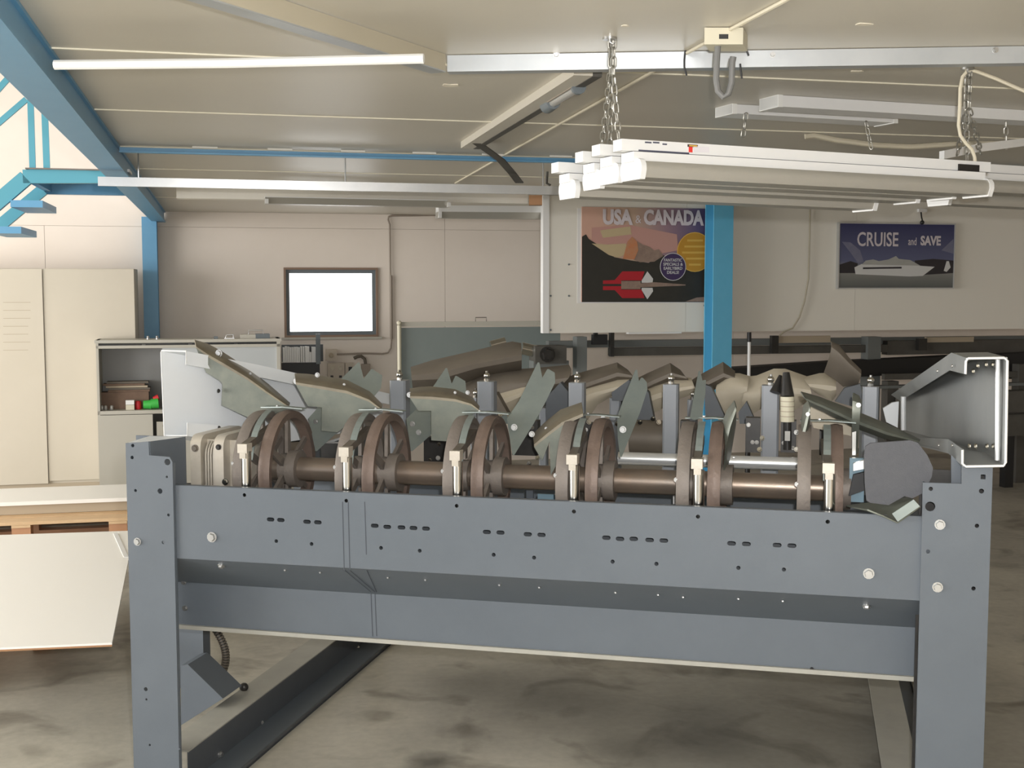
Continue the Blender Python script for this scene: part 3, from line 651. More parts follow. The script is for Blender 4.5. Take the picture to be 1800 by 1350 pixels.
# ================================================================== conveyor machine under the partition
KV = 9.7
t = thing('conveyor_frame', 'dirty grey conveyor line standing under the white partition', 'conveyor', B(4, KV, 0))
def kbox(name, x0_, y0_, x1_, y1_, m, v=0, dep=.1, zlow=None):
    P0 = onB(x0_, y1_, KV + v); P1 = onB(x1_, y0_, KV + v); g = G(); g.box(B, bu(P0), bu(P1), KV + v, KV + v + dep, P0.z if zlow is None else zlow, P1.z); return obj(name, g, m, t)
kbox('main_rail', 965, 590, 1850, 612, 'convl', .1, .1)
kbox('lower_rail', 1075, 606, 1560, 626, 'conv', .02, .1)
kbox('lower_rail', 1560, 596, 1850, 624, 'conv', .02, .1)
kbox('bracket', 1043, 588, 1068, 606, 'black', -.05, .06); kbox('bracket', 1045, 583, 1051, 592, 'black', -.05, .04); kbox('bracket', 1073, 582, 1080, 627, 'blackoil', -.05, .05)
kbox('bracket', 1357, 590, 1369, 621, 'blackoil', -.05, .05); kbox('bracket', 1615, 595, 1630, 616, 'blackoil', -.05, .05)
kbox('cover_strip', 1368, 590, 1460, 603, 'cupbd', -.02, .03); kbox('cover_strip', 1628, 592, 1712, 602, 'cupbd', -.02, .03)
for (a_, b_) in [(1014, 1032), (1525, 1549)]: kbox('leg', a_, 592, b_, 650, 'convl', -.02, .12, 0)
mt_ = kbox('gear_motor', 941, 608, 996, 640, 'conv', -.1, .2)
bolt(mt_, onB(962, 623, KV - .1), -BD, .052, 'blackoil', 'flange')
kbox('motor_foot', 938, 634, 1000, 650, 'convl', -.06, .15)
g = G(); g.cyl(onB(916, 612, KV), onB(943, 618, KV), .05); obj('roller', g, 'chrome', t)
g = G(); g.cyl(onB(862, 607, KV - .05), onB(888, 600, KV - .05), .035); obj('roller', g, 'chrome', t)
g = G(); g.prism([onB(x, y, KV - .1) for x, y in [(1285, 648), (1470, 636), (1850, 618), (1850, 668), (1560, 660), (1400, 668), (1290, 668)]], BD * .2); obj('belt', g, 'belt', t)
kbox('side_plate', 1515, 672, 1850, 684, 'convl', -.3, .1); kbox('side_plate', 1555, 652, 1850, 668, 'conv', -.26, .05)
kbox('leg', 1560, 670, 1580, 700, 'conv', -.28, .1, 0); kbox('leg', 1790, 640, 1815, 700, 'conv', -.28, .1, 0)
t2 = t
t = thing('grey_cabinet', 'long low grey cabinet added to darken the wall behind the right chute', 'cabinet', B(5, KV - .5, 0))  # added dark body where the wall behind falls into shade
P0 = onB(1590, 700, KV - .5); P1 = onB(1850, 686, KV - .5)
g = G(); g.box(B, bu(P0), bu(P1) + .3, KV - .5, KV - .36, .45, P1.z); obj('body', g, 'conv', t)
for a_ in (.05, 1.0):
    g = G(); g.box(B, bu(P0) + a_, bu(P0) + a_ + .08, KV - .48, KV - .4, 0, .45); obj('leg', g, 'black', t)
g = G(); g.box(B, bu(P0), bu(P1) + .3, KV - .52, KV - .5, P1.z - .2, P1.z - .185); obj('trim', g, 'blackoil', t)
t = thing('lever_rod', 'white upright rod with black grip right of the blue column', 'rod', onB(1316, 660, KV - .9))
g = G(); g.cyl(onB(1316, 690, KV - .9), onB(1317, 601, KV - .9), .013); obj('rod', g, 'white', t)
g = G(); g.cyl(onB(1317, 601, KV - .9), onB(1317, 584, KV - .9), .017); obj('grip', g, 'black', t)
g = G(); q = onB(1316, 690, KV - .9); g.cyl(Vector((q.x, q.y, 0)), q, .02); g.cyl(Vector((q.x, q.y, 0)), Vector((q.x, q.y, .02)), .12); obj('stand', g, 'blackoil', t)

# ================================================================== CEILING FITTINGS
# white conduit tube, galvanised rail, reflector strips
ZT = RB - .0127
t = thing('white_tube', 'white plastic tube hung below the ceiling across the blue beam', 'tube', onZ(400, 111, ZT))
obj('pipe', G().tube([onZ(96, 114, ZT), onZ(400, 111, ZT), onZ(745, 103, ZT)], .0125, 10), 'whiteg', t)
ZR = CEIL - .24
P = onB(172, 319, 6.9); Q = onB(1010, 336, 6.9)
Q.z = P.z = (P.z + Q.z) / 2
t = thing('hanging_rail', 'long galvanised steel rail hanging crosswise in front of the blue beam', 'rail', (P + Q) / 2)
Pn = onY(172, 319, 6.15); Qn = onY(1010, 336, 6.65)
d = (Qn - Pn).normalized(); hz = UP * .021
g = G(); g.hexa([Pn - hz, Qn - hz, Qn + hz, Pn + hz], [Pn - hz + BD * .02, Qn - hz + BD * .02, Qn + hz + BD * .02, Pn + hz + BD * .02]); obj('rail', g, 'steelrail', t)
g = G(); g.hexa([Pn + hz, Qn + hz, Qn + hz + BD * .09, Pn + hz + BD * .09], [Pn + hz + UP * .003, Qn + hz + UP * .003, Qn + hz + BD * .09 + UP * .003, Pn + hz + BD * .09 + UP * .003]); obj('flange', g, 'steelrail', t)
for k in (.08, .5, .93):
    p = Pn.lerp(Qn, k) + BD * .01; g = G(); g.cyl(p + hz, Vector((p.x, p.y, CEIL)), .004, n=6); obj('hanger', g, 'zinc', t)
def ypoly(name, label, cat, pts, Y, vec, m):
    g = G(); g.prism([onY(x, y, Y) for x, y in pts], vec); return tag(obj(name, g, m), label, cat)
# wall-side fluorescent fittings
def strip_light(label, x0_, x1_, y0a, y1a, y0b, y1b, Ya, Yb, group=None, body='white', capw=4, refl='louvre', split=.55):
    a0 = onY(x0_, y0a, Ya); a1 = onY(x0_, y1a, Ya); b0 = onY(x1_, y0b, Yb); b1 = onY(x1_, y1b, Yb)
    t = thing('strip_light', label, 'lamp', (a1 + b1) / 2, group)
    dv = BD * .12
    am = a0.lerp(a1, split); bm_ = b0.lerp(b1, split)
    g = G(); g.hexa([a0, b0, bm_, am], [p + dv for p in (a0, b0, bm_, am)]); obj('housing', g, body, t)
    if split < 1:
        g = G(); g.hexa([am, bm_, b1 + dv * .25, a1 + dv * .25], [p + dv for p in (am, bm_, b1, a1)]); obj('reflector', g, refl, t)
        dr = (b0 - a0).normalized() * (capw / F * Ya)
        for p0, p1 in ((a0, a1), (b0, b1)):
            g = G(); q0 = p0.lerp(p1, .35); off = -BD * .004
            g.hexa([q0 + off, q0 + off + dr, p1 + off + dr, p1 + off], [q0 + dv * 1.05, q0 + dr + dv * 1.05, p1 + dr + dv * 1.05, p1 + dv * 1.05]); obj('end_cap', g, body, t)
    return t
ypoly_t = strip_light('long pale strip fitting directly behind the hanging rail', 310, 928, 328, 348, 338, 358, 8.2, 8.9, split=1.0, body='whitewall')
strip_light('strip light with white end caps near the wall top, middle of three', 466, 787, 345, 357.5, 351.5, 363.5, 8.05, 8.6, split=.12, capw=6)
strip_light('strip light at the wall top beside the partition edge', 771, 965, 361, 383, 362, 385, 9.0, 9.4, split=.5, capw=6)
ypoly('wood_block', 'small tan wooden block at the ceiling beside the partition', 'block', [(930, 343), (953, 343), (953, 360), (930, 360)], 8.75, (0, .1, 0), 'edgebr')

# near tracks
def track(name, label, p, q, zt, zb, wid, m, mlip, slots=()):
    P = Vector((p.x, p.y, 0)); Q = Vector((q.x, q.y, 0)); d = (Q - P).normalized(); n = Vector((-d.y, d.x, 0)); n = n if n.y > 0 else -n
    t = thing(name, label, 'rail', (P + Q) / 2 + UP * zb)
    g = G(); g.hexa([P + UP * zb, Q + UP * zb, Q + n * .004 + UP * zb, P + n * .004 + UP * zb], [P + UP * zt, Q + UP * zt, Q + n * .004 + UP * zt, P + n * .004 + UP * zt]); obj('web', g, m, t)
    g = G(); g.hexa([P + UP * (zb - .004), Q + UP * (zb - .004), Q + n * wid + UP * (zb - .004), P + n * wid + UP * (zb - .004)], [P + UP * zb, Q + UP * zb, Q + n * wid + UP * zb, P + n * wid + UP * zb]); obj('flange', g, mlip, t)
    g = G(); g.hexa([P + n * wid + UP * (zb - .0), Q + n * wid + UP * zb, Q + n * (wid + .003) + UP * zb, P + n * (wid + .003) + UP * zb], [P + n * wid + UP * (zb + .02), Q + n * wid + UP * (zb + .02), Q + n * (wid + .003) + UP * (zb + .02), P + n * (wid + .003) + UP * (zb + .02)]); obj('lip', g, mlip, t)
    return t, d, n
p = onZ(786, 96, CEIL); q = onZ(1900, 78, CEIL)
tb, d_, n_ = track('ceiling_channel', 'grey aluminium channel fixed along the ceiling above the hanging lamps', p, q, CEIL - .002, CEIL - .045, .05, 'channel', 'channel')
for px, r in [(978, .008), (1358, .007), (1750, .007)]: bolt(tb, onY(px, 96 if px < 1400 else 88, p.lerp(q, (px - 786) / 1114).y - .002), -n_, r, 'zinc', 'bolt')
p = onZ(340, -55, CEIL); q = onZ(783, 94, CEIL)
track('ceiling_channel', 'diagonal grey channel coming from the top edge to the long ceiling channel', p, q, CEIL - .002, CEIL - .05, .05, 'tracktan', 'channel')
p = onZ(1042, 116, CEIL); q = onZ(832, 250, CEIL)
t = thing('ceiling_track', 'tan boxed ceiling track running away from the long channel', 'rail', (p + q) / 2)
dd = (q - p).normalized(); nn = Vector((-dd.y, dd.x, 0)); nn = nn if nn.x < 0 else -nn
g = G(); g.hexa([p, q, q + nn * .06, p + nn * .06], [a - UP * .03 for a in (p, q, q + nn * .06, p + nn * .06)]); obj('box', g, 'ceil', t)
g = G(); g.hexa([p - UP * .012, q - UP * .012, q - nn * .03 - UP * .012, p - nn * .03 - UP * .012], [a - UP * .032 for a in (p, q, q - nn * .03, p - nn * .03)]); obj('dark_edge', g, 'conv', t)
tag(obj('steel_strap', G().band([onZ(838, 252, CEIL - .03), onZ(880, 282, CEIL - .06), onY(900, 305, 6.5), onY(913, 322, 6.55)], BE * .022, UP * .006), 'conv'), 'bent dark steel strap hanging at the end of the ceiling track', 'strap')
tag(obj('hook_wire', G().tube([onY(x, y, 7.4) for x, y in [(943, 292), (960, 293), (962, 300), (961, 322), (968, 326)]], .008, 6), 'conv'), 'small dark wire hook hanging near the partition top', 'hook')
t = thing('inspection_lamp', 'small caged inspection lamp on the ceiling beside the tan track', 'lamp', onZ(985, 175, CEIL - .05))
a = onZ(962, 186, CEIL - .03); b = onZ(1017, 153, CEIL - .03); dd = (b - a)
g = G(); g.cyl(a, a + dd * .22, .028, .025, 12); obj('socket', g, 'greyframe', t)
g = G(); g.cyl(a + dd * .22, a + dd * .98, .017, .017, 12); obj('tube', g, 'glass', t)
for k in (-1, 1):
    off = Vector((-dd.y, dd.x, 0)).normalized() * .022 * k; g = G(); g.tube([a + dd * .2 + off, a + dd * 1.0 + off], .003, 6); obj('guard_wire', g, 'pipe', t)
g = G(); g.cyl(a + dd * .97, a + dd * 1.02, .024, n=12); obj('end_ring', g, 'greyframe', t)
for k in (.1, .9): g = G(); p_ = a + dd * k; g.cyl(p_, Vector((p_.x, p_.y, CEIL)), .008, n=8); obj('mount', g, 'greyframe', t)
# surface cable along the ceiling
tag(obj('ceiling_cable', G().tube([onZ(x, y, CEIL - .0065) for x, y in [(800, 322), (905, 262), (1163, 117), (1283, 52), (1400, -10)]], .0055, 6), 'cable'), 'straight cream cable clipped diagonally across the ceiling to the junction box', 'cable')
# junction box with grey hose
t = thing('junction_box', 'cream junction box on the ceiling with a grey hose loop', 'junction box', onZ(1272, 66, CEIL - .04))
zj = CEIL - .045; a = onZ(1238, 78, zj); b = onZ(1306, 78, zj)
vv = Vector((0.05, .16, 0)) * .6
g = G(); g.hexa([a, b, b + vv, a + vv], [p_ + UP * .043 for p_ in (a, b, b + vv, a + vv)]); jb = obj('housing', g, 'cream', t)
g = G(); m_ = a.lerp(b, .5); e_ = (b - a) * .12; g.hexa([m_ - e_ - vv * .01 + UP * .014, m_ + e_ - vv * .01 + UP * .014, m_ + e_ + UP * .014, m_ - e_ + UP * .014], [m_ - e_ - vv * .01 + UP * .026, m_ + e_ - vv * .01 + UP * .026, m_ + e_ + UP * .026, m_ - e_ + UP * .026]); obj('dark_window', g, 'black', t)
Yj = a.y - .004 + .03
g = G(); g.tube([onY(x, y, Yj) for x, y in [(1262, 78), (1260, 110), (1259, 140), (1262, 160), (1271, 170), (1280, 165), (1286, 145), (1287, 110), (1289, 100)]], .0085, 10); obj('hose', g, 'greyhose', t)
_cp = onZ(786, 96, CEIL); _cq = onZ(1900, 78, CEIL)
def CHY(px): k = (px - 900) / F; s_ = (_cq.y - _cp.y) / (_cq.x - _cp.x); return (_cp.y - s_ * _cp.x) / (1 - s_ * k)
for i, (pts) in enumerate([[(1205, 83), (1203, 105), (1203, 118), (1207, 133)], [(1311, 84), (1316, 98)], [(1301, 112), (1304, 138)]]):
    tag(obj('cable_tie', G().tube([onY(x, y, CHY(x) - .004) for x, y in pts], .0028, 6), 'black'), ['long black cable tie hanging left of the junction box', 'short black cable tie just above the channel, right of the box', 'black cable tie hanging below the channel right of the hose'][i], 'cable tie')
# white batten lights mounted on the ceiling
def batten(label, pa, pb, wid, h, m='white'):
    a = onZ(*pa, CEIL - h); b = onZ(*pb, CEIL - h); d = (b - a).normalized(); n = Vector((-d.y, d.x, 0)); n = n if n.y > 0 else -n
    t = thing('batten_light', label, 'lamp', (a + b) / 2)
    g = G(); g.hexa([a, b, b + n * wid, a + n * wid], [p_ + UP * (h - .001) for p_ in (a, b, b + n * wid, a + n * wid)]); obj('housing', g, m, t)
    for p_ in (a, b):
        s_ = 1 if p_ is a else -1
        g = G(); g.hexa([p_ - n * .002 - UP * .002, p_ + d * .02 * s_ - n * .002 - UP * .002, p_ + d * .02 * s_ + n * (wid + .002) - UP * .002, p_ + n * (wid + .002) - UP * .002], [q_ + UP * h for q_ in (p_ - n * .002, p_ + d * .02 * s_ - n * .002, p_ + d * .02 * s_ + n * (wid + .002), p_ + n * (wid + .002))]); obj('end_cap', g, 'whiteg', t)
    return t
batten('shorter white batten light on the ceiling, lower left one of the pair', (1287, 199), (1578, 216), .12, .035)
batten('longer white batten light on the ceiling, running off the right edge', (1367, 187), (1900, 218), .12, .041)
tag(obj('loose_cable', G().tube([onY(x, y, 4.9) for x, y in [(1415, 240), (1430, 238), (1470, 246), (1540, 255), (1600, 258), (1680, 253), (1760, 252)]], .011, 8), 'tracktan'), 'loose tan cable sagging under the ceiling behind the hanging lamps', 'cable')

# ---- hanging fluorescent cluster
LA = onY(1092, 246, 3.46); LB = onY(1722, 286, 3.93)
LD = (LB - LA).normalized(); LN = Vector((-LD.y, LD.x, 0))
Llen = (LB - LA).length
def lamp_fix(label, off, dz, s0, s1, w_=.06, group='hanging fluorescent lamps'):
    o = LA + LN * off + UP * dz
    t = thing('hanging_lamp', label, 'lamp', o + LD * (Llen / 2) - UP * .12, group)
    fr = lambda u, v, z: o + LD * u + LN * v + UP * z
    L0, L1 = s0, Llen + s1
    k = w_ / .06
    g = G(); g.box(fr, L0 - .012, L1 + .02, -.027, .027, -.031, .0); obj('ballast_channel', g, 'white', t)
    g = G(); g.box(fr, L0 + .02, L1 - .01, -.038 * k, .038 * k, -.060, -.034); obj('housing', g, 'white', t)
    g = G(); g.box(fr, L0 + .03, L1 - .02, -.02, .02, -.034, -.031); obj('spacer', g, 'chip', t)
    prof = [(-.038, -.058), (-.052, -.060), (-.060, -.070), (-.062, -.085), (-.054, -.105), (.054, -.105), (.062, -.085), (.060, -.070), (.052, -.060), (.038, -.058)]
    g = G(); g.prism([fr(L0 + .046, a * k, b) for a, b in prof], LD * (L1 - L0 - .06)); obj('reflector', g, 'louvre', t)
    for u in (L0 + .03, L1 - .014):
        cp = [(-.040, -.052), (-.054, -.056), (-.063, -.068), (-.065, -.085), (-.056, -.110), (.056, -.110), (.065, -.085), (.063, -.068), (.054, -.056), (.040, -.052)]
        g = G(); g.prism([fr(u, a * k, b) for a, b in cp], LD * .016); obj('end_cap', g, 'white', t)
    return t, fr
lt, lfr = lamp_fix('nearest hanging fluorescent lamp of the cluster, with red and white sticker', 0, 0, 0, 0)
lamp_fix('second hanging fluorescent lamp of the cluster, just behind the stickered one', .137, .0, .0, -.02)
lamp_fix('third hanging fluorescent lamp of the cluster, mostly hidden behind the second', .274, -.006, .01, -.05)
lamp_fix('hanging fluorescent lamp lowest and farthest left in the cluster', .43, -.024, .0, -.1)
# chips, sticker
for (u, z, l) in [(.06, -.004, .02), (.085, -.003, .02), (.115, -.006, .014)]:
    g = G(); g.box(lfr, u, u + l, -.0282, -.0268, z - .004, z); obj('paint_chip', g, 'chip', lt)
g = G(); g.box(lfr, .04, .2, -.0282, -.0268, -.0312, -.027); obj('shadow_gap', g, 'chip', lt)
for (u0_, u1_, z0_, z1_, m_) in [(.195, .228, -.011, -.004, 'sticker_d'), (.199, .211, -.026, -.011, 'sticker_r'), (.214, .265, -.024, -.008, 'sticker_w'), (.2, .225, -.0095, -.0055, 'p_yel2')]:
    g = G(); g.box(lfr, u0_, u1_, -.0286 if m_ == 'p_yel2' else -.0282, -.0268, z0_, z1_); obj('sticker', g, m_, lt)
g = G(); g.box(lfr, Llen - .11, Llen - .03, -.033, -.0265, -.036, -.012); cl = obj('dark_clamp', g, 'blackoil', lt)
# second cluster, right edge
LA2 = onY(1700, 278, 4.6); LB2 = LA2 + LD * 1.5
_LA, _L = LA, Llen
LA, Llen = LA2, 1.5
lamp_fix('hanging lamp with silver reflector at the right edge, in the back cluster', 0, -.02, 0, 0, .06, 'back hanging lamps')
lamp_fix('rear hanging lamp at the right edge, lower one of the back cluster', .22, -.05, .03, 0, .06, 'back hanging lamps')
o_ = onY(1640, 268, 4.3)
tag(obj('lamp_crossbar', G().band([onY(1660, 272, 4.15), onY(1720, 260, 4.3), onY(1830, 246, 4.6)], UP * .014, BD * .03), 'white'), 'white crossbar above the back lamp cluster at the right edge', 'bar')
LA, Llen = _LA, _L
# ---- chains
LINK = None
def chain(label, pts, l=.03, r=.0022, wd=.0075, group='lamp chains'):
    global LINK
    t = thing('lamp_chain', label, 'chain', pts[-1], group)
    seg = [(b - a).length for a, b in zip(pts[:-1], pts[1:])]; tot = sum(seg); n = max(2, int(tot / (l * .78)))
    for k in range(n):
        s_ = (k + .5) / n * tot; i = 0
        while i < len(seg) - 1 and s_ > seg[i]: s_ -= seg[i]; i += 1
        P = pts[i].lerp(pts[i + 1], s_ / seg[i]); d = (pts[i + 1] - pts[i]).normalized()
        if LINK is None:
            g = G(); loop = []
            hl = l / 2 - wd
            for j in range(7): a_ = math.pi * j / 6; loop.append(Vector((wd * math.cos(a_), 0, hl + wd * math.sin(a_))))
            for j in range(7): a_ = math.pi + math.pi * j / 6; loop.append(Vector((wd * math.cos(a_), 0, -hl + wd * math.sin(a_))))
            loop.append(loop[0]); g.tube(loop, r, 6); LINK = mesh_from(g, 'link', Vector((0, 0, 0)))
        o = place('link', LINK, 'link', P, t)
        q = UP.rotation_difference(d) @ Matrix.Rotation(math.pi / 2 * (k % 2) + .5, 4, 'Z').to_quaternion()
        o.rotation_mode = 'QUATERNION'; o.rotation_quaternion = q
    return t
top = onZ(1074, 68, CEIL)
cx = top.y
mid = onY(1074, 115, 3.45)
chain('outer left chain holding the lamp cluster by the channel', [top, mid, onY(1066, 190, 3.55), onY(1058, 258, 3.64)])
chain('middle chain of the left chain group over the lamp cluster', [top + Vector((.003, .004, 0)), onY(1075, 130, 3.46), onY(1072, 258, 3.60)], .03)
chain('right chain of the left chain group over the lamp cluster', [top + Vector((.008, 0, 0)), onY(1078, 130, 3.44), onY(1084, 200, 3.45), onY(1088, 246, 3.47)])
top = onZ(1701, 122, CEIL)
chain('outer left chain of the right chain group near the white cord', [top, onY(1698, 195, 3.95), onY(1683, 272, 4.05)])
chain('middle chain of the right chain group', [top + Vector((.004, .004, 0)), onY(1700, 190, 3.95), onY(1700, 284, 3.93)])
chain('right chain of the right chain group', [top + Vector((.008, 0, 0)), onY(1703, 190, 3.95), onY(1714, 230, 4.0), onY(1724, 270, 4.08)])
for k, (x0_, y0_, x1_, y1_, h_) in enumerate([(1312, 198, 1306, 242, .036), (1522, 213, 1532, 262, .036), (1768, 212, 1769, 262, .041)]):
    P = onZ(x0_, y0_, CEIL - h_)
    chain(['thin chain under the left end of the shorter batten light', 'thin chain under the right end of the shorter batten light', 'thin chain holding the back lamp cluster at right'][k], [P, onY(x1_, y1_, P.y + .02)])
for (px, py, lb) in [(1072, 66, 'ceiling hook carrying the left chain group'), (1701, 119, 'ceiling hook carrying the right chain group')]:
    P = onZ(px, py, CEIL); t = thing('ceiling_hook', lb, 'hook', P)
    g = G(); g.cyl(P, P - UP * .006, .02, n=12); obj('plate', g, 'zinc', t); g = G(); g.tube([P, P - UP * .012, P - UP * .018 + R_ * .008, P - UP * .012 + R_ * .014], .003, 6); obj('hook', g, 'zinc', t)
tag(obj('electric_cord', G().tube([onY(x, y, 3.90) for x, y in [(1850, 182), (1800, 160), (1750, 138), (1715, 125), (1702, 123), (1692, 135), (1688, 155), (1687, 190), (1685, 220), (1688, 238), (1698, 252), (1708, 262), (1713, 275), (1714, 284)]], .0055, 8), 'cable'), 'cream lamp cord curving from the ceiling down to the lamp cluster', 'cord')

# ================================================================== MACHINE
mc = thing('sorting_machine', 'large grey steel machine frame with spoked wheels on a shaft and metal scoops', 'machine', M(1.15, .6, 0))
BT = onM(900, 880, 0).z      # beam top
zb1 = onM(960, 1018, 0).z   # lower edge of upper face
v2 = .20
zlo1 = onM(960, 1063, v2).z; zlo2 = onM(960, 1143, v2).z
BT = 1.085
U0, U1 = -.03, 2.40
slots_px = [(476, 913), (494, 914), (540, 917), (559, 918), (659, 924), (681, 926), (706, 927), (727, 928), (749, 929), (856, 935), (880, 936), (928, 939), (952, 940),
            (1066, 945), (1090, 947), (1114, 947), (1142, 949), (1167, 950), (1286, 955), (1312, 956), (1366, 958), (1392, 959)]
holes_px = [(430, 870), (609, 880), (803, 889), (1009, 899), (1227, 908), (1455, 917), (486, 951), (548, 956), (670, 963), (738, 968), (868, 975), (939, 980), (1077, 987), (1154, 991), (1298, 998), (1378, 1001)]
hs = []
for q in slots_px: P = onM(*q, 0); hs.append(slot(mu(P), P.z, .0065, .0065))
for q in holes_px: P = onM(*q, 0); hs.append(circ(mu(P), P.z, .0062))
beam = plate('front_beam', [(U0, zb1), (U1, zb1), (U1, BT), (U0, BT)], hs, MU, UP, M(0, 0, 0), .004, 'mach', mc)
def mbox(name, u0, u1, v0, v1, z0, z1, m, parent=None):
    g = G(); g.box(M, u0, u1, v0, v1, z0, z1); return obj(name, g, m, parent or mc)
mbox('beam_top_lip', U0, U1, 0, .022, BT - .003, BT + .001, 'mach')
g = G(); g.hexa([M(U0, -.002, zb1), M(U1, -.002, zb1), M(U1, v2, zlo1), M(U0 - .12, v2, zlo1)], [M(U0, .002, zb1 + .003), M(U1, .002, zb1 + .003), M(U1, v2 + .004, zlo1 + .003), M(U0 - .12, v2 + .004, zlo1 + .003)]); st = obj('sloped_web', g, 'mach', mc)
low = mbox('lower_beam', U0 - .12, U1, v2, v2 + .004, zlo2, zlo1, 'mach')
mbox('beam_bottom_lip', U0 - .12, U1, v2 - .012, v2 + .004, zlo2 - .013, zlo2 + .001, 'dusty')
mbox('beam_bottom_flange', U0, U1, v2 + .004, v2 + .06, zlo2 - .008, zlo2 - .003, 'machdark')
mbox('beam_inner_wall', U0, U1, .12, .124, zb1 - .02, BT - .06, 'machdark')
for q, r in [((373, 944), .014), ((1527, 1008), .013)]: bolt(beam, onM(*q, -.002), -MV, r)
nslope = Vector(MV * (-(zb1 - zlo1)) - UP * v2).normalized()
for q in [(389, 994), (1523, 1065), (1201, 1049), (501, 1002), (563, 1006), (682, 1015), (748, 1019), (878, 1028), (948, 1032), (1082, 1041), (1157, 1045), (1298, 1052), (1376, 1056)]:
    n_ = (UP * v2 + MV * (zb1 - zlo1)).normalized(); P = onplane(q[0], q[1], n_, n_.dot(M(0, 0, zb1 - .002)))
    bolt(st, P - n_ * .001, -n_, .010 if q[0] in (389, 1523) else .004)
for q in [(323, 1023), (325, 1069)]: bolt(low, onM(*q, v2 - .001), -MV, .008)
bolt(low, onM(1427, 1176, v2 - .001), -MV, .005, 'black', 'bolt')
# pencil lines
for x0_ in (602, 612, 641):
    a = onM(x0_, 882, -.0022); b = onM(x0_ + 3, 1003 if x0_ < 640 else 975, -.0022); g = G(); g.band([a, b], MU * .0012, -MV * .0005); obj('pencil_line', g, 'pencil', beam)
for x0_ in (652, 659):
    a = onM(x0_, 1042, v2 - .0005); b = onM(x0_ + 3, 1118, v2 - .0005); g = G(); g.band([a, b], MU * .0012, -MV * .0005); obj('pencil_line', g, 'pencil', low)
n_ = (UP * v2 + MV * (zb1 - zlo1)).normalized()
for (x0_, x1_) in [(606, 652), (615, 659), (645, 662)]:
    a, b = [onplane(x, y, n_, n_.dot(M(0, 0, zb1 - .002))) - n_ * .001 for x, y in ((x0_, 1002), (x1_, 1040))]; g = G(); g.band([a, b], MU * .0012, -n_ * .0005); obj('pencil_line', g, 'pencil', st)

# --- left post
def px2(pts, v): return [(mu(onM(x, y, v)), onM(x, y, v).z) for x, y in pts]
vp = -.012
pt = px2([(222, 779), (262, 776), (263, 800), (298, 803), (302, 812)], vp); ur = pt[-1][0] + .004; ul = pt[0][0]
post = plate('post', [(ul, 0), (ur, 0), (ur, pt[4][1]), (pt[3][0] + .002, pt[3][1]), pt[2], pt[1], pt[0]],
             [circ(*px2([q], vp)[0], r) for q, r in [((295, 812), .011), ((234, 783), .006), ((233, 804), .006), ((239, 862), .005), ((282, 863), .009), ((294, 838), .004), ((288, 953), .006), ((297, 905), .005), ((257, 1211), .007), ((258, 1229), .004), ((264, 1309), .004), ((316, 1316), .003)]],
             MU, UP, M(0, vp, 0), .006, 'mach', mc)
zp = pt[0][1]
mbox('post_flange', ul - .003, ul + .003, vp, vp + .16, 0, zp, 'mach')
mbox('post_flange', ur - .004, ur + .001, vp + .003, vp + .014, 0, pt[3][1] - .02, 'mach')
bolt(post, onM(242, 952, vp - .003), -MV, .011)
a = px2([(262, 777), (325, 768), (328, 852)], .14)
mbox('post_back_plate', a[0][0] - .05, a[1][0], .14, .146, .9, a[1][1], 'mach')
mbox('post_top_plate', ul, a[1][0], vp, .146, a[1][1] - .004, a[1][1], 'cupg') if False else None
g = G(); g.hexa([M(ul, vp, zp - .004), M(pt[1][0], vp, pt[1][1] - .004), M(a[1][0], .146, a[1][1] - .004), M(ul, .146, a[1][1] - .004)], [M(ul, vp, zp), M(pt[1][0], vp, pt[1][1]), M(a[1][0], .146, a[1][1]), M(ul, .146, a[1][1])]); obj('post_top_plate', g, 'trough', mc)
g = G(); g.hexa([M(pt[1][0], vp, .9), M(pt[1][0] + .004, vp, .9), M(a[1][0], .14, .9), M(a[1][0] - .004, .14, .9)], [M(pt[1][0], vp, pt[1][1]), M(pt[1][0] + .004, vp, pt[1][1]), M(a[1][0], .14, a[1][1]), M(a[1][0] - .004, .14, a[1][1])]); sp = obj('post_side_plate', g, 'mach', mc)
# --- right post
vp2 = -.02
pr = px2([(1622, 880), (1622, 848), (1690, 850), (1690, 815), (1745, 815)], vp2)
ul2 = pr[0][0]; ur2 = pr[4][0]
post2 = plate('post', [(ul2, 0), (ur2, 0), (ur2, pr[4][1]), (pr[3][0], pr[3][1]), (pr[2][0], pr[2][1]), (pr[1][0], pr[1][1])],
              [circ(*px2([q], vp2)[0], r) for q, r in [((1635, 890), .014), ((1636, 859), .006), ((1725, 863), .007), ((1717, 924), .006), ((1711, 1034), .006), ((1631, 969), .006)]] + [[(px2([(1728, 838)], vp2)[0][0] + sx_ * .0065, px2([(1728, 838)], vp2)[0][1] + sz_ * .0065) for sx_, sz_ in ((-1, -1), (1, -1), (1, 1), (-1, 1))]],
              MU, UP, M(0, vp2, 0), .006, 'mach', mc)
mbox('post_flange', ur2 - .005, ur2 + .001, vp2 + .003, vp2 + .15, 0, pr[4][1], 'mach')
mbox('post_flange', ul2, ul2 + .005, vp2 + .003, vp2 + .02, 0, pr[1][1], 'mach')
for q in [(1652, 922), (1648, 1032)]: bolt(post2, onM(*q, vp2 - .003), -MV, .012)
mbox('post_back_plate', ul2, ur2, vp2 + .12, vp2 + .126, .3, pr[2][1] + .02, 'blackoil')
g = G(); g.prism([onM(x, y, .05) for x, y in [(1672, 800), (1692, 818), (1692, 852), (1672, 852)]], MV * .006); obj('notch_plate', g, 'mach', mc)
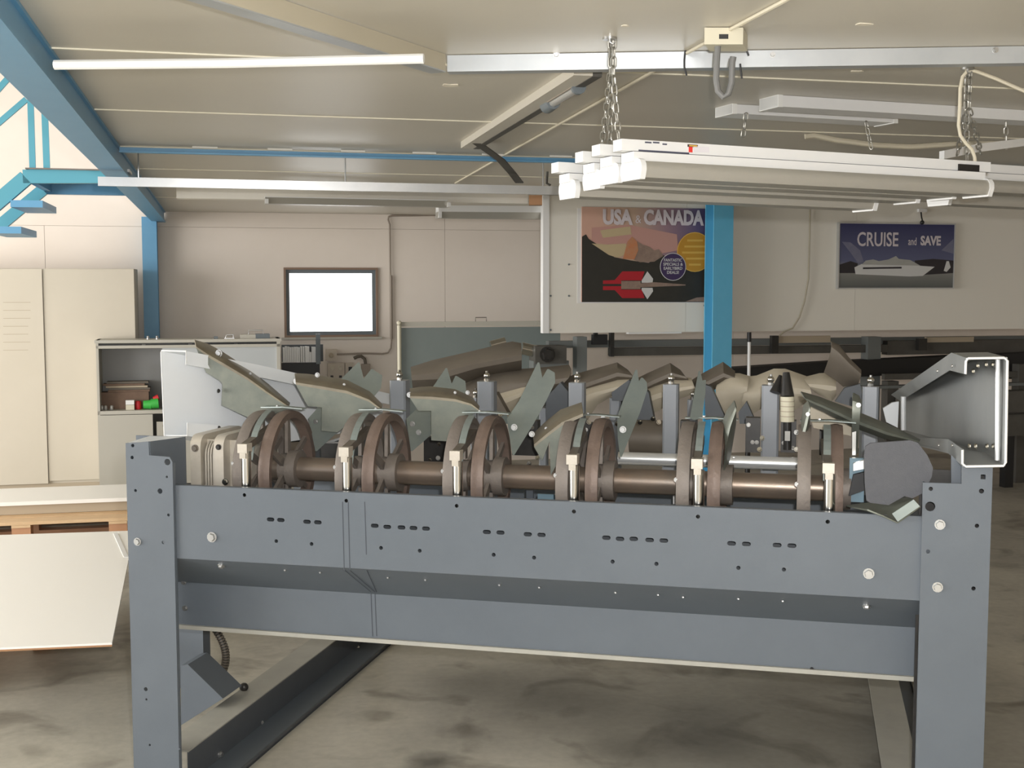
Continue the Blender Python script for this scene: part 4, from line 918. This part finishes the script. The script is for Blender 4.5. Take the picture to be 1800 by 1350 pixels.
# --- floor channels
def channel(u_top0, u_web, u_out, v0, v1, zt_):
    mbox('floor_channel_top', u_top0, u_web, v0, v1, zt_ - .005, zt_, 'dusty')
    wb = mbox('floor_channel_web', u_web - .005, u_web, v0, v1, .005, zt_ - .005, 'machdark')
    mbox('floor_channel_flange', u_web, u_out, v0, v1, .002, .010, 'mach')
    mbox('floor_channel_lip', u_out - .004, u_out, v0, v1, .0, .022, 'machdark')
    return wb
wb = channel(-.165, -.048, .085, .13, 2.3, .125)
for q in [(629, 1139), (387, 1326), (461, 1270)]: P = onplane(q[0], q[1], MU, MU.dot(M(-.047, 0, 0))); bolt(wb, P, MU, .011 if q[0] != 461 else .006)
Pb = onZ(429, 1213, .125); g = G(); g.ball(Pb + UP * .012, .018); obj('bolt', g, 'blackoil', mc)
channel(2.30, 2.42, 2.5, .13, 2.3, .125)
# gusset and inner post at left
g = G(); g.prism([onM(x, y, .55) for x, y in [(318, 1170), (330, 1168), (392, 1228), (318, 1275)]], MV * .16 + UP * .0); gs = obj('gusset', g, 'mach', mc)
P = onM(352, 1130, .75); mbox('inner_post', mu(P) - .2, mu(onM(357, 1130, .75)), .75, .81, .12, .75, 'mach')
g = G(); path = []
for i in range(22):
    t_ = i / 21; x = 371 + 26 * math.sin(t_ * 2.4); y = 1095 + 92 * t_; path.append(onM(x, y, .85))
g.tube([onM(360, 1060, .85)] + path, .014, 10)
hose = obj('cable_hose', g, 'blackoil', mc)
for i in range(0, 22): 
    d_ = (path[min(i + 1, 21)] - path[max(i - 1, 0)]).normalized(); gg = G(); gg.cyl(path[i] - d_ * .0035, path[i] + d_ * .0035, .0165, n=10); obj('hose_rib', gg, 'taupe', hose)

# --- shaft, wheels, rods
VS = .30; ZSH = 1.108
SU = [.267, .634, 1.005, 1.377, 1.757, 2.121]      # right wheel of each pair
g = G(); g.cyl(M(-.02, VS, ZSH), M(2.16, VS, ZSH), .041, n=28); obj('shaft', g, 'shaft', mc)
RW = .205
def wheel_mesh(kind):
    z = Vector((0, 0, 0)); g = G()
    g.revolve(z, MU, [(-.018, RW - .028), (-.02, RW - .004), (-.004, RW), (.004, RW), (.02, RW - .004), (.018, RW - .028)], 48, closed=True)
    rim = mesh_from(g, 'rim', z)
    g = G(); g.revolve(z, MU, [(-.02, .041), (-.02, .052), (.02, .052), (.02, .041)], 24, closed=True); hub = mesh_from(g, 'hub', z)
    sp = []
    for k in range(6):
        a_ = k * math.pi / 3 + .52; d = MV * math.cos(a_) + UP * math.sin(a_); n = MU.cross(d)
        g = G(); g.hexa([d * .055 - n * .014 - MU * .006, d * .055 + n * .014 - MU * .006, d * (RW - .02) + n * .009 - MU * .006, d * (RW - .02) - n * .009 - MU * .006],
                        [d * .055 - n * .014 + MU * .006, d * .055 + n * .014 + MU * .006, d * (RW - .02) + n * .009 + MU * .006, d * (RW - .02) - n * .009 + MU * .006]); sp.append(mesh_from(g, 'spoke', z))
    return rim, hub, sp
RIM, HUB, SPK = wheel_mesh(0)
g = G(); z0_ = Vector((0, 0, 0)); g.revolve(z0_, MU, [(-.02, RW - .028), (-.02, RW - .006), (0, RW - .002), (.02, RW - .006), (.02, RW - .028)], 48, closed=True); RIM2 = mesh_from(g, 'rim', z0_)
g = G(); g.revolve(z0_, MU, [(.012, .0405), (.012, .066), (.048, .066), (.048, .0405)], 14, closed=True); COL = mesh_from(g, 'collar', z0_)
HUB2 = HUB.copy(); SPK2 = [m_.copy() for m_ in SPK]
def wheel(u, second):
    c = M(u, VS, ZSH)
    r = place('wheel', RIM2 if second else RIM, 'rustd' if second else 'rust', c, mc)
    place('hub', HUB2 if second else HUB, 'rustd', c, r)
    for m_ in (SPK2 if second else SPK): place('spoke', m_, 'rustd', c, r)
    return r
ROD = [.227, .583, .956, 1.332, 1.716, 2.101]
for i, u in enumerate(SU):
    wheel(u, False); wheel(u - .095, True)
    place('collar', COL, 'rustd', M(u, VS, ZSH), mc)
    ru = ROD[i]; rx = .055
    g = G(); g.cyl(M(ru, rx, .95), M(ru, rx, 1.19 if i else 1.20), 0.0165, n=20); rd = obj('rod', g, 'chrome', mc)
    capz = 1.195
    g = G(); g.box(M, ru - .022, ru + .012, rx - .02, rx + .02, capz, capz + .03); g.box(M, ru - .014, ru + .008, rx - .022, rx + .02, capz - .018, capz); obj('rod_cap', g, 'cast', rd)
    g = G(); g.hexa([M(ru - .018, rx, capz + .006), M(ru + .006, rx, capz + .006), M(ru - .004, .30, capz + .045), M(ru - .028, .30, capz + .045)],
                    [M(ru - .018, rx, capz + .03), M(ru + .006, rx, capz + .03), M(ru - .004, .30, capz + .07), M(ru - .028, .30, capz + .07)]); obj('brake_arm', g, 'arm', rd)
    pts = []
    for k in range(8):
        a_ = math.radians(165 - k * 9); pts.append(M(ru - .008, VS + math.cos(a_) * (RW + .004), ZSH + math.sin(a_) * (RW + .004)))
    g = G(); g.band(pts, MU * .011, (pts[4] - M(ru, VS, ZSH)).normalized() * .004); obj('brake_strap', g, 'galv', rd)
    g = G(); g.band([M(u - .11, VS + .04, ZSH + RW + .003), M(u - .02, VS + .02, ZSH + RW + .008), M(u + .06, VS + .01, ZSH + RW + .004)], MV * .02, UP * .003); obj('cover_strip', g, 'galv', rd)
    bolt(rd, M(u - .05, VS + .03, ZSH + RW + .008), UP, .006); bolt(rd, M(u - .115, VS - .19, ZSH + .04), -MV, .006); bolt(rd, M(u - .1, VS - .2, ZSH - .09), -MV, .008, 'cast')

# --- gearbox at left
gb = mbox('gearbox', mu(onM(345, 820, .14)), mu(onM(415, 820, .14)), .16, .40, .98, onM(360, 772, .16).z, 'cast')
def rsq(u0, u1, v0, v1, z0, z1, r, m, name, par):
    pts = []
    for cx_, cz_, a0 in [(v1 - r, z1 - r, 0), (v0 + r, z1 - r, 90), (v0 + r, z0 + r, 180), (v1 - r, z0 + r, 270)]:
        for k in range(5):
            a_ = math.radians(a0 + 22.5 * k); pts.append(M(u0, cx_ + r * math.cos(a_), cz_ + r * math.sin(a_)))
    g = G(); g.prism(pts, MU * (u1 - u0)); return obj(name, g, m, par)
gu = lambda x: mu(onM(x, 820, .11))
zt_g = onM(345, 765, .11).z
p1_ = rsq(gu(335), gu(353), .11, .44, .93, zt_g, .04, 'cast', 'end_plate', gb)
p2_ = rsq(gu(376), gu(393), .11, .44, .93, zt_g, .04, 'cast', 'end_plate', gb)
for x in (357, 361.5, 366, 370.5): rsq(gu(x), gu(x + 2.2), .125, .42, .95, zt_g - .02, .05, 'cast', 'fin', gb)
bolt(gb, onM(343, 788, .109), -MV, .010, 'arm'); bolt(gb, onM(384, 786, .109), -MV, .008, 'blackoil'); bolt(gb, onM(396, 847, .109), -MV, .009, 'chrome')
g = G(); g.revolve(M(gu(393), VS, ZSH), MU, [(0, .05), (0, .12), (.02, .11), (.025, .085), (.05, .08), (.055, .05)], 28); obj('gearbox_flange', g, 'cast', gb)
for k in range(6):
    a_ = k * math.pi / 3 + .3; bolt(gb, M(gu(393) + .02, VS + math.cos(a_) * .098, ZSH + math.sin(a_) * .098), MU, .009)
# --- scoops
def pxsheet(name, rows, vs, m, solid=.004, par=None, sub=3):
    """curved plate through pixel rows, each row at its own depth in the machine"""
    R = [[onM(x, y, v if not isinstance(v, (list, tuple)) else v[j]) for j, (x, y) in enumerate(r)] for r, v in zip(rows, vs)]
    # refine between the rows with a quadratic so the plate is rounded
    if len(R) == 3:
        fine = []
        for k in range(7):
            t_ = k / 6; row = []
            for j in range(len(R[0])):
                a_, b_, c_ = R[0][j], R[1][j], R[2][j]
                row.append(a_ * (2 * (t_ - .5) * (t_ - 1)) + b_ * (-4 * t_ * (t_ - 1)) + c_ * (2 * t_ * (t_ - .5)))
            fine.append(row)
        R = fine
    g = G(); g.grid(R); return obj(name, g, m, par or mc, solid)
def pxpoly(name, pts, vf, m, th=.005, par=None, vec=None):
    g = G(); g.prism([onM(x, y, vf(x, y) if callable(vf) else vf) for x, y in pts], vec if vec is not None else MV * th); return obj(name, g, m, par or mc)
def scoop(top, line, lower, v, dv, bolts, mid=.55):
    """flat plate with a notched outline and a rolled-over upper band"""
    midr = [(a[0] + (b[0] - a[0]) * mid, a[1] + (b[1] - a[1]) * (mid - .12)) for a, b in zip(top, line)]
    pl_ = pxpoly('scoop', line + lower, v, 'scoop', .004)
    pxsheet('scoop_roll', [top, midr, line], [v + dv, v + dv * .22, v], 'scoopedge', .004, pl_)
    for (x, y, r) in bolts: bolt(pl_, onM(x, y, v + dv * .25), -MV, r)
    return pl_
scoop([(342, 597), (365, 604), (388, 616), (440, 650), (472, 675), (510, 708)], [(345, 612), (366, 628), (390, 642), (435, 668), (466, 690), (508, 717)], [(484, 727), (443, 737), (389, 712), (391, 675), (386, 669), (362, 655)], .36, .14, [(385, 621, .011), (505, 711, .005), (440, 657, .004), (402, 660, .004)])
scoop([(518, 656), (540, 657), (565, 660), (610, 668), (650, 688), (673, 711)], [(520, 676), (540, 680), (565, 684), (610, 692), (648, 706), (671, 722)], [(640, 727), (612, 745), (593, 760), (565, 757), (566, 716), (541, 714)], .36, .14, [(521, 670, .009), (558, 659, .007), (605, 676, .004)])
scoop([(720, 683), (738, 680), (757, 679), (800, 684), (830, 698), (843, 714)], [(721, 700), (738, 701), (757, 702), (800, 706), (828, 713), (842, 722)], [(812, 742), (802, 762), (790, 776), (758, 774), (758, 722), (735, 722)], .36, .14, [(720, 694, .008), (822, 690, .006), (800, 690, .004)])
scoop([(936, 763), (960, 740), (985, 720), (1022, 707)], [(939, 786), (964, 766), (988, 748), (1025, 732)], [(1003, 742), (992, 770), (984, 806), (968, 836), (966, 776), (953, 810)], .26, .14, [(935, 763, .008), (960, 753, .004)])
s = pxsheet('scoop', [[(1268, 745), (1278, 720), (1290, 704)], [(1275, 790), (1284, 750), (1294, 722)], [(1271, 852), (1285, 800), (1294, 745)]], [.30, .20, .34], 'scoop')
s = pxsheet('scoop', [[(1408, 738), (1412, 712), (1420, 704)], [(1410, 780), (1418, 750), (1424, 722)], [(1415, 815), (1421, 790), (1424, 745)]], [.30, .22, .34], 'scoop')
bolt(s, onM(1420, 728, .22), -MV, .005)
s = pxsheet('scoop', [[(1408, 688), (1440, 697), (1500, 720), (1560, 745), (1618, 772)], [(1415, 700), (1445, 712), (1500, 737), (1560, 760), (1616, 776)], [(1424, 714), (1450, 726), (1500, 752), (1555, 772), (1610, 779)]], [.46, .36, .42], 'scoop')
s = pxpoly('scoop_back', [(1418, 712), (1455, 704), (1470, 722), (1500, 752), (1510, 770), (1490, 765), (1430, 752)], .52, 'beige')
s = pxsheet('scoop', [[(1500, 690), (1510, 695), (1515, 705)], [(1498, 720), (1505, 722), (1512, 725)], [(1497, 800), (1503, 802), (1508, 795)]], [.40, .34, .40], 'scoop')
bolt(s, onM(1509, 712, .33), -MV, .006)
# --- deflector plates: lower tip near, forked upper end far
def lerpv(y0, v0, y1, v1): return lambda x, y: v0 + (v1 - v0) * (y - y0) / (y1 - y0)
TH = MU * -.006
dp = pxpoly('deflector_plate', [(545, 735), (562, 716), (590, 690), (600, 668), (632, 637), (640, 668), (655, 649), (672, 660), (670, 682), (630, 730), (592, 761), (557, 793)], lerpv(793, .40, 637, .75), 'galv', vec=TH)
bolt(dp, onM(555, 741, .48), -MV, .007); 
dp = pxpoly('deflector_plate', [(717, 736), (738, 716), (757, 690), (786, 647), (795, 678), (803, 661), (818, 670), (820, 690), (790, 730), (757, 765), (725, 793)], lerpv(793, .40, 647, .75), 'galv', vec=TH)
bolt(dp, onM(725, 745, .47), -MV, .008); bolt(dp, onM(736, 760, .44), -MV, .008)
dp = pxpoly('deflector_plate', [(894, 736), (915, 705), (948, 637), (954, 668), (965, 649), (975, 655), (976, 672), (960, 705), (938, 745), (904, 800), (899, 770)], lerpv(800, .22, 637, .55), 'galv', vec=TH)
bolt(dp, onM(904, 751, .30), -MV, .009)
dp = pxpoly('deflector_plate', [(1088, 733), (1098, 705), (1120, 650), (1124, 674), (1130, 664), (1137, 672), (1138, 685), (1125, 725), (1093, 803), (1089, 770)], lerpv(803, .22, 650, .55), 'galv', vec=TH)
bolt(dp, onM(1095, 755, .30), -MV, .009)
dp = pxpoly('deflector_plate', [(1216, 735), (1222, 700), (1231, 652), (1235, 670), (1241, 668), (1240, 690), (1234, 735), (1222, 738)], lerpv(738, .30, 652, .55), 'galv', vec=TH)
# --- square posts with ball tops
def sqpost(x0, x1, x2, y0, y1, v, w_=.07):
    a_ = mu(onM(x0, y0, v)); b_ = mu(onM(x1, y0, v)); z1 = onM(x0, y0, v).z; z0 = onM(x0, y1, v).z
    w_ = b_ - a_; ch = .007; g = G()
    ring = [(a_ + ch, v), (b_ - ch, v), (b_, v + ch), (b_, v + w_ - ch), (b_ - ch, v + w_), (a_ + ch, v + w_), (a_, v + w_ - ch), (a_, v + ch)]
    g.prism([M(u_, v_, min(z0, 1.0)) for u_, v_ in ring], UP * (z1 - min(z0, 1.0))); o = obj('square_post', g, 'postg', mc)
    c = M((a_ + b_) / 2, v + .03, z1); g = G(); g.cyl(c, c + UP * .01, .011, n=10); g.ball(c + UP * .021, .013); g.cyl(c + UP * .03, c + UP * .04, .005, n=8); obj('grease_nipple', g, 'chrome', o)
    return o
for (x0_, x1_, y0_) in [(684, 712, 669), (838, 867, 671), (999, 1026, 673), (1165, 1192, 676), (1339, 1370, 678), (1517, 1545, 680)]: sqpost(x0_, x1_, 0, y0_, 795, .85)
for (x0_, x1_, y0_) in [(1071, 1091, 700), (1208, 1226, 703), (826, 840, 700), (947, 962, 718)]: sqpost(x0_, x1_, 0, y0_, 790, 1.25)
# --- bright rail and rear frame
zr = onM(1300, 826, .62).z; zr1 = onM(1300, 803, .62).z
ra0 = mu(onM(1085, 815, .62)); ra1 = mu(onM(1418, 815, .62)); g = G(); rr_ = (zr1 - zr) / 2
g.prism([M(ra0, .65 + rr_ * math.cos(k * math.pi / 12), (zr + zr1) / 2 + rr_ * math.sin(k * math.pi / 12)) for k in range(24)], MU * (ra1 - ra0)); rl = obj('bright_rail', g, 'rail', mc)
for x in (1118, 1150, 1290, 1410): bolt(rl, onM(x, 806, .64), UP, .007)
g = G(); g.cyl(M(.35, .72, 1.02), M(2.2, .72, 1.02), .02); obj('tie_rod', g, 'blackoil', mc)
mbox('rear_beam', -.02, 2.4, 1.0, 1.02, .72, 1.0, 'mach'); mbox('rear_beam_lip', -.02, 2.4, .95, 1.0, 1.0, 1.004, 'mach')
mbox('rear_lower_plate', -.02, 2.4, .5, .51, .70, .98, 'machdark')
for (a_, b_, y0_, y1_, m_) in [(925, 937, 862, 884, 'mach'), (1183, 1200, 868, 886, 'white'), (945, 990, 870, 885, 'plate_blue')]:
    P0 = onM(a_, y1_, .46); P1 = onM(b_, y0_, .46); mbox('frame_tab', mu(P0), mu(P1), .46, .47, P0.z, P1.z, m_)
for u in (-.12, 2.42): mbox('rear_post', u - .04, u + .04, 2.1, 2.16, .125, 1.0, 'mach')
for u in (-.02, 2.34): mbox('side_beam', u, u + .03, .15, 2.1, .95, 1.06, 'mach')
# dark bearing blocks and linkages between posts
for (x0_, x1_, y0_, y1_, v) in [(900, 945, 740, 800, .75), (1020, 1070, 745, 800, .78), (1195, 1210, 740, 795, .72), (1310, 1336, 735, 795, .74), (1372, 1400, 740, 795, .74), (745, 800, 770, 825, .8), (565, 600, 780, 830, .8), (1440, 1480, 740, 800, .8)]:
    P0 = onM(x0_, y1_, v); P1 = onM(x1_, y0_, v); ob = mbox('bearing_block', mu(P0), mu(P1), v, v + .05, P0.z, P1.z, 'blackoil')
    for k in range(3): bolt(ob, M(mu(P0) + (mu(P1) - mu(P0)) * (.2 + .3 * k), v - .002, P0.z + (P1.z - P0.z) * random.choice([.15, .3, .8])), -MV, .006, 'chrome')
# rounded guard covers behind
for (x0_, x1_, y0_, y1_, v, m_) in [(1105, 1165, 742, 800, .95, 'taupe'), (960, 1000, 690, 745, 1.25, 'machdark'), (1090, 1110, 690, 740, 1.3, 'machdark')]:
    P0 = onM(x0_, y1_, v); P1 = onM(x1_, y0_, v); g = G(); c0_ = (P0 + P1) / 2
    g.cyl(M(mu(P0), v + .06, P1.z - .07), M(mu(P1), v + .06, P1.z - .07), .07, n=20); obj('guard_drum', g, m_, mc)
# nylon cylinder by the fifth post
P = onM(1384, 741, .72); q = onM(1384, 697, .72); g = G(); g.cyl(P, q, .024, n=20); nb = obj('nylon_buffer', g, 'nylon', mc)
for k in range(4): g = G(); p_ = P.lerp(q, .2 + .2 * k); g.cyl(p_, p_ + UP * .003, .0247, n=20); obj('buffer_ring', g, 'cupbd', nb)
g = G(); g.cyl(onM(1384, 697, .72), onM(1382, 655, .74), .024, .012, n=14); obj('buffer_cone', g, 'blackoil', mc)
g = G(); g.cyl(onM(1372, 660, .76), onM(1363, 690, .74), .006, .02, n=14); obj('buffer_cone', g, 'blackoil', mc)
g = G(); g.cyl(onM(1384, 790, .72), onM(1384, 741, .72), .014, n=12); obj('piston', g, 'blackoil', mc)
P = onM(1384, 775, .70); mbox('piston_label', mu(P) - .009, mu(P) + .009, .70, .704, P.z, onM(1384, 758, .70).z, 'glass')
# --- dusty canvas-coloured guide plates at the back
pxsheet('guide_cover', [[(722, 645), (760, 633), (830, 617), (900, 600), (916, 603)], [(723, 660), (770, 656), (835, 640), (895, 628), (917, 625)], [(726, 690), (780, 690), (845, 662), (890, 655), (917, 650)]], [1.45, 1.28, 1.40], 'taupe')
sh = [
    ([[(790, 690), (845, 655), (890, 650), (950, 646), (1000, 641)], [(815, 695), (862, 690), (900, 676), (950, 670), (1000, 664)], [(850, 725), (885, 728), (905, 722), (925, 705), (965, 690)]], 'taupe'),
    ([[(868, 690), (890, 682), (915, 675), (950, 670)], [(880, 702), (895, 698), (918, 690), (945, 684)], [(893, 735), (903, 722), (922, 706), (945, 694)]], 'beige'),
    ([[(978, 668), (1030, 652), (1085, 637), (1104, 650)], [(985, 690), (1035, 672), (1085, 655), (1112, 660)], [(1000, 712), (1040, 690), (1085, 676), (1120, 672)]], 'taupe'),
    ([[(1000, 690), (1040, 676), (1085, 662), (1110, 662)], [(1015, 700), (1045, 690), (1085, 680), (1115, 676)], [(1032, 740), (1050, 712), (1080, 694), (1115, 685)]], 'beige'),
    ([[(1105, 672), (1140, 655), (1178, 638), (1196, 650)], [(1110, 688), (1145, 670), (1180, 655), (1205, 662)], [(1120, 705), (1150, 690), (1182, 674), (1212, 672)]], 'taupe'),
    ([[(1122, 686), (1150, 674), (1182, 664), (1215, 664)], [(1132, 700), (1155, 692), (1188, 682), (1220, 678)], [(1144, 728), (1158, 722), (1192, 702), (1226, 690)]], 'beige'),
    ([[(1206, 674), (1235, 656), (1271, 636), (1292, 652)], [(1215, 684), (1240, 672), (1272, 656), (1292, 664)], [(1225, 698), (1246, 690), (1274, 676), (1290, 676)]], 'taupe'),
    ([[(1262, 676), (1285, 656), (1300, 656), (1318, 661)], [(1258, 690), (1280, 682), (1300, 680), (1314, 680)], [(1262, 738), (1270, 740), (1300, 722), (1312, 705)]], 'beige'),
    ([[(1312, 662), (1330, 660), (1360, 648), (1380, 648), (1420, 662)], [(1308, 690), (1325, 690), (1355, 680), (1385, 680), (1425, 686)], [(1300, 715), (1322, 728), (1345, 715), (1390, 725), (1430, 700)]], 'beige'),
    ([[(1412, 663), (1440, 656), (1462, 655), (1470, 664)], [(1420, 675), (1440, 676), (1460, 678), (1470, 680)], [(1432, 690), (1448, 698), (1462, 706), (1470, 695)]], 'beige'),
]
for rows, m_ in sh: pxsheet('guide_plate', rows, [1.42, 1.30, 1.36] if m_ == 'taupe' else [1.36, 1.26, 1.30], m_)
s = pxsheet('curved_fin', [[(1461, 600), (1475, 606), (1492, 628), (1514, 650)], [(1460, 618), (1474, 630), (1490, 645), (1513, 662)], [(1448, 655), (1468, 668), (1482, 680), (1508, 676)]], [1.15, 1.12, 1.2], 'taupe')
# dark hoods seen between
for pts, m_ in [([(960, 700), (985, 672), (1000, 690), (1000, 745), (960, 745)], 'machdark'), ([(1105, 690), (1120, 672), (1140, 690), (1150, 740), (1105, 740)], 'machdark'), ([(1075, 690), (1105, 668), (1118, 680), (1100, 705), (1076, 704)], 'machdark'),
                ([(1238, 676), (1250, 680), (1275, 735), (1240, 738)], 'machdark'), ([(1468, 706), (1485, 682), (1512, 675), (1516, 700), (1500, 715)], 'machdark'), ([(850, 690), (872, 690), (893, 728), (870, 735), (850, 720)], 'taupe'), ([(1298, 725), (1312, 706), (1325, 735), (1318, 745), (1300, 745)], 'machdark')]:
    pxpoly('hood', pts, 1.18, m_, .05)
for (x, y) in [(1125, 742), (1148, 736), (1158, 742), (1290, 740), (1015, 738), (1035, 742), (1060, 735), (1085, 745), (880, 728), (905, 735), (790, 800), (770, 805), (930, 815), (945, 805), (1470, 740), (1340, 770), (1400, 760), (1400, 790), (1335, 790), (1110, 830), (985, 750)]:
    bolt(mc, onM(x, y, .7), (-MV + UP * random.uniform(-.3, .5) + MU * random.uniform(-.5, .5)).normalized(), .007, 'chrome')

# --- chutes
def chute(secs, m, name):
    rows = []
    for pts, v in secs: rows.append([onM(x, y, v) for x, y in pts])
    g = G(); g.grid(rows); return obj(name, g, m, mc, .0035)
cr = chute([([(1697, 658), (1698, 629), (1771, 628), (1767, 819), (1692, 820), (1692, 790)], -.06),
            ([(1669, 651), (1672, 620), (1736, 619), (1733, 797), (1667, 797), (1667, 772)], .18),
            ([(1583, 705), (1566, 694), (1592, 690), (1592, 757), (1578, 775), (1600, 768)], 1.5)], 'troughr', 'side_chute')
g = G(); g.cyl(onM(1753, 809, -.03), onM(1754, 632, -.03), .0065, n=10); obj('chute_rod', g, 'rail', cr)
for (x, y) in [(1705, 784), (1716, 784), (1736, 784), (1747, 784), (1757, 784), (1712, 652), (1720, 642), (1735, 640), (1747, 640)]: bolt(cr, onM(x, y, .0), MU * -1, .007, 'chrome')
for (x, y) in [(1674, 643), (1648, 652), (1674, 783), (1650, 783)]: bolt(cr, onM(x, y, .10), -MU, .004)
g = G(); g.tube([onM(x, y, -.062) for x, y in [(1697, 657), (1698, 635), (1702, 630), (1765, 629), (1771, 634), (1768, 813), (1764, 819), (1698, 820), (1692, 815), (1692, 791)]], .0035, 8); obj('chute_edge_glare', g, 'white', cr)  # white tube paints in the flash glare along the cut edge
g = G(); g.cyl(onM(1588, 756, .9), onM(1588, 697, .9), .009, n=10); obj('chute_rod', g, 'rail', cr)
pxpoly('chute_bracket', [(1552, 718), (1568, 708), (1580, 706), (1578, 752), (1558, 742)], .95, 'trough', .02)
cl_ = chute([([(327, 641), (327, 617), (283, 616), (289, 767), (329, 766), (329, 743)], .30),
            ([(465, 665), (453, 641), (425, 640), (425, 790), (445, 786), (440, 752)], .50),
            ([(690, 712), (690, 693), (672, 692), (672, 745), (690, 748), (690, 738)], 1.05)], 'trough', 'side_chute')
g = G(); g.tube([onM(x, y, .298) for x, y in [(327, 640), (327, 617), (284, 616), (283, 620), (289, 767), (329, 766), (329, 744)]], .0022, 8); obj('chute_edge_glare', g, 'white', cl_)  # painted flash glare on the left chute's near edge
for (x, y) in [(297, 633), (289, 748), (384, 687), (385, 752)]: bolt(cl_, onM(x, y, .34), MU, .006, 'blackoil')
# --- rubber flap and loose blade at right
pxpoly('rubber_flap', [(1519, 800), (1521, 785), (1530, 779), (1560, 777), (1600, 774), (1613, 778), (1630, 800), (1640, 822), (1638, 838), (1624, 866), (1604, 876), (1590, 872), (1562, 888), (1530, 884), (1523, 880), (1520, 850)], .03, 'rubber', .012)
pxsheet('loose_blade', [[(1488, 888), (1520, 884), (1560, 880), (1600, 873)], [(1510, 893), (1540, 900), (1570, 892), (1608, 880)], [(1525, 895), (1552, 906), (1578, 918), (1617, 890)]], [.10, .03, -.03], 'scoop')
pxpoly('loose_strip', [(1568, 903), (1606, 878), (1617, 890), (1578, 917)], -.04, 'galv', .004)
P0 = onM(1492, 882, .25); P1 = onM(1520, 806, .25); mbox('blue_bracket', mu(P0), mu(P1), .25, .27, P0.z, P1.z, 'plate_blue')
pxpoly('dark_bracket', [(1500, 835), (1520, 830), (1520, 862), (1492, 872)], .2, 'black', .02)
pxpoly('chrome_lip', [(1500, 815), (1522, 808), (1522, 824), (1500, 828)], .19, 'rail', .02)
pxpoly('edge_blade', [(1498, 760), (1505, 758), (1504, 802), (1498, 802)], .3, 'chrome', .02)
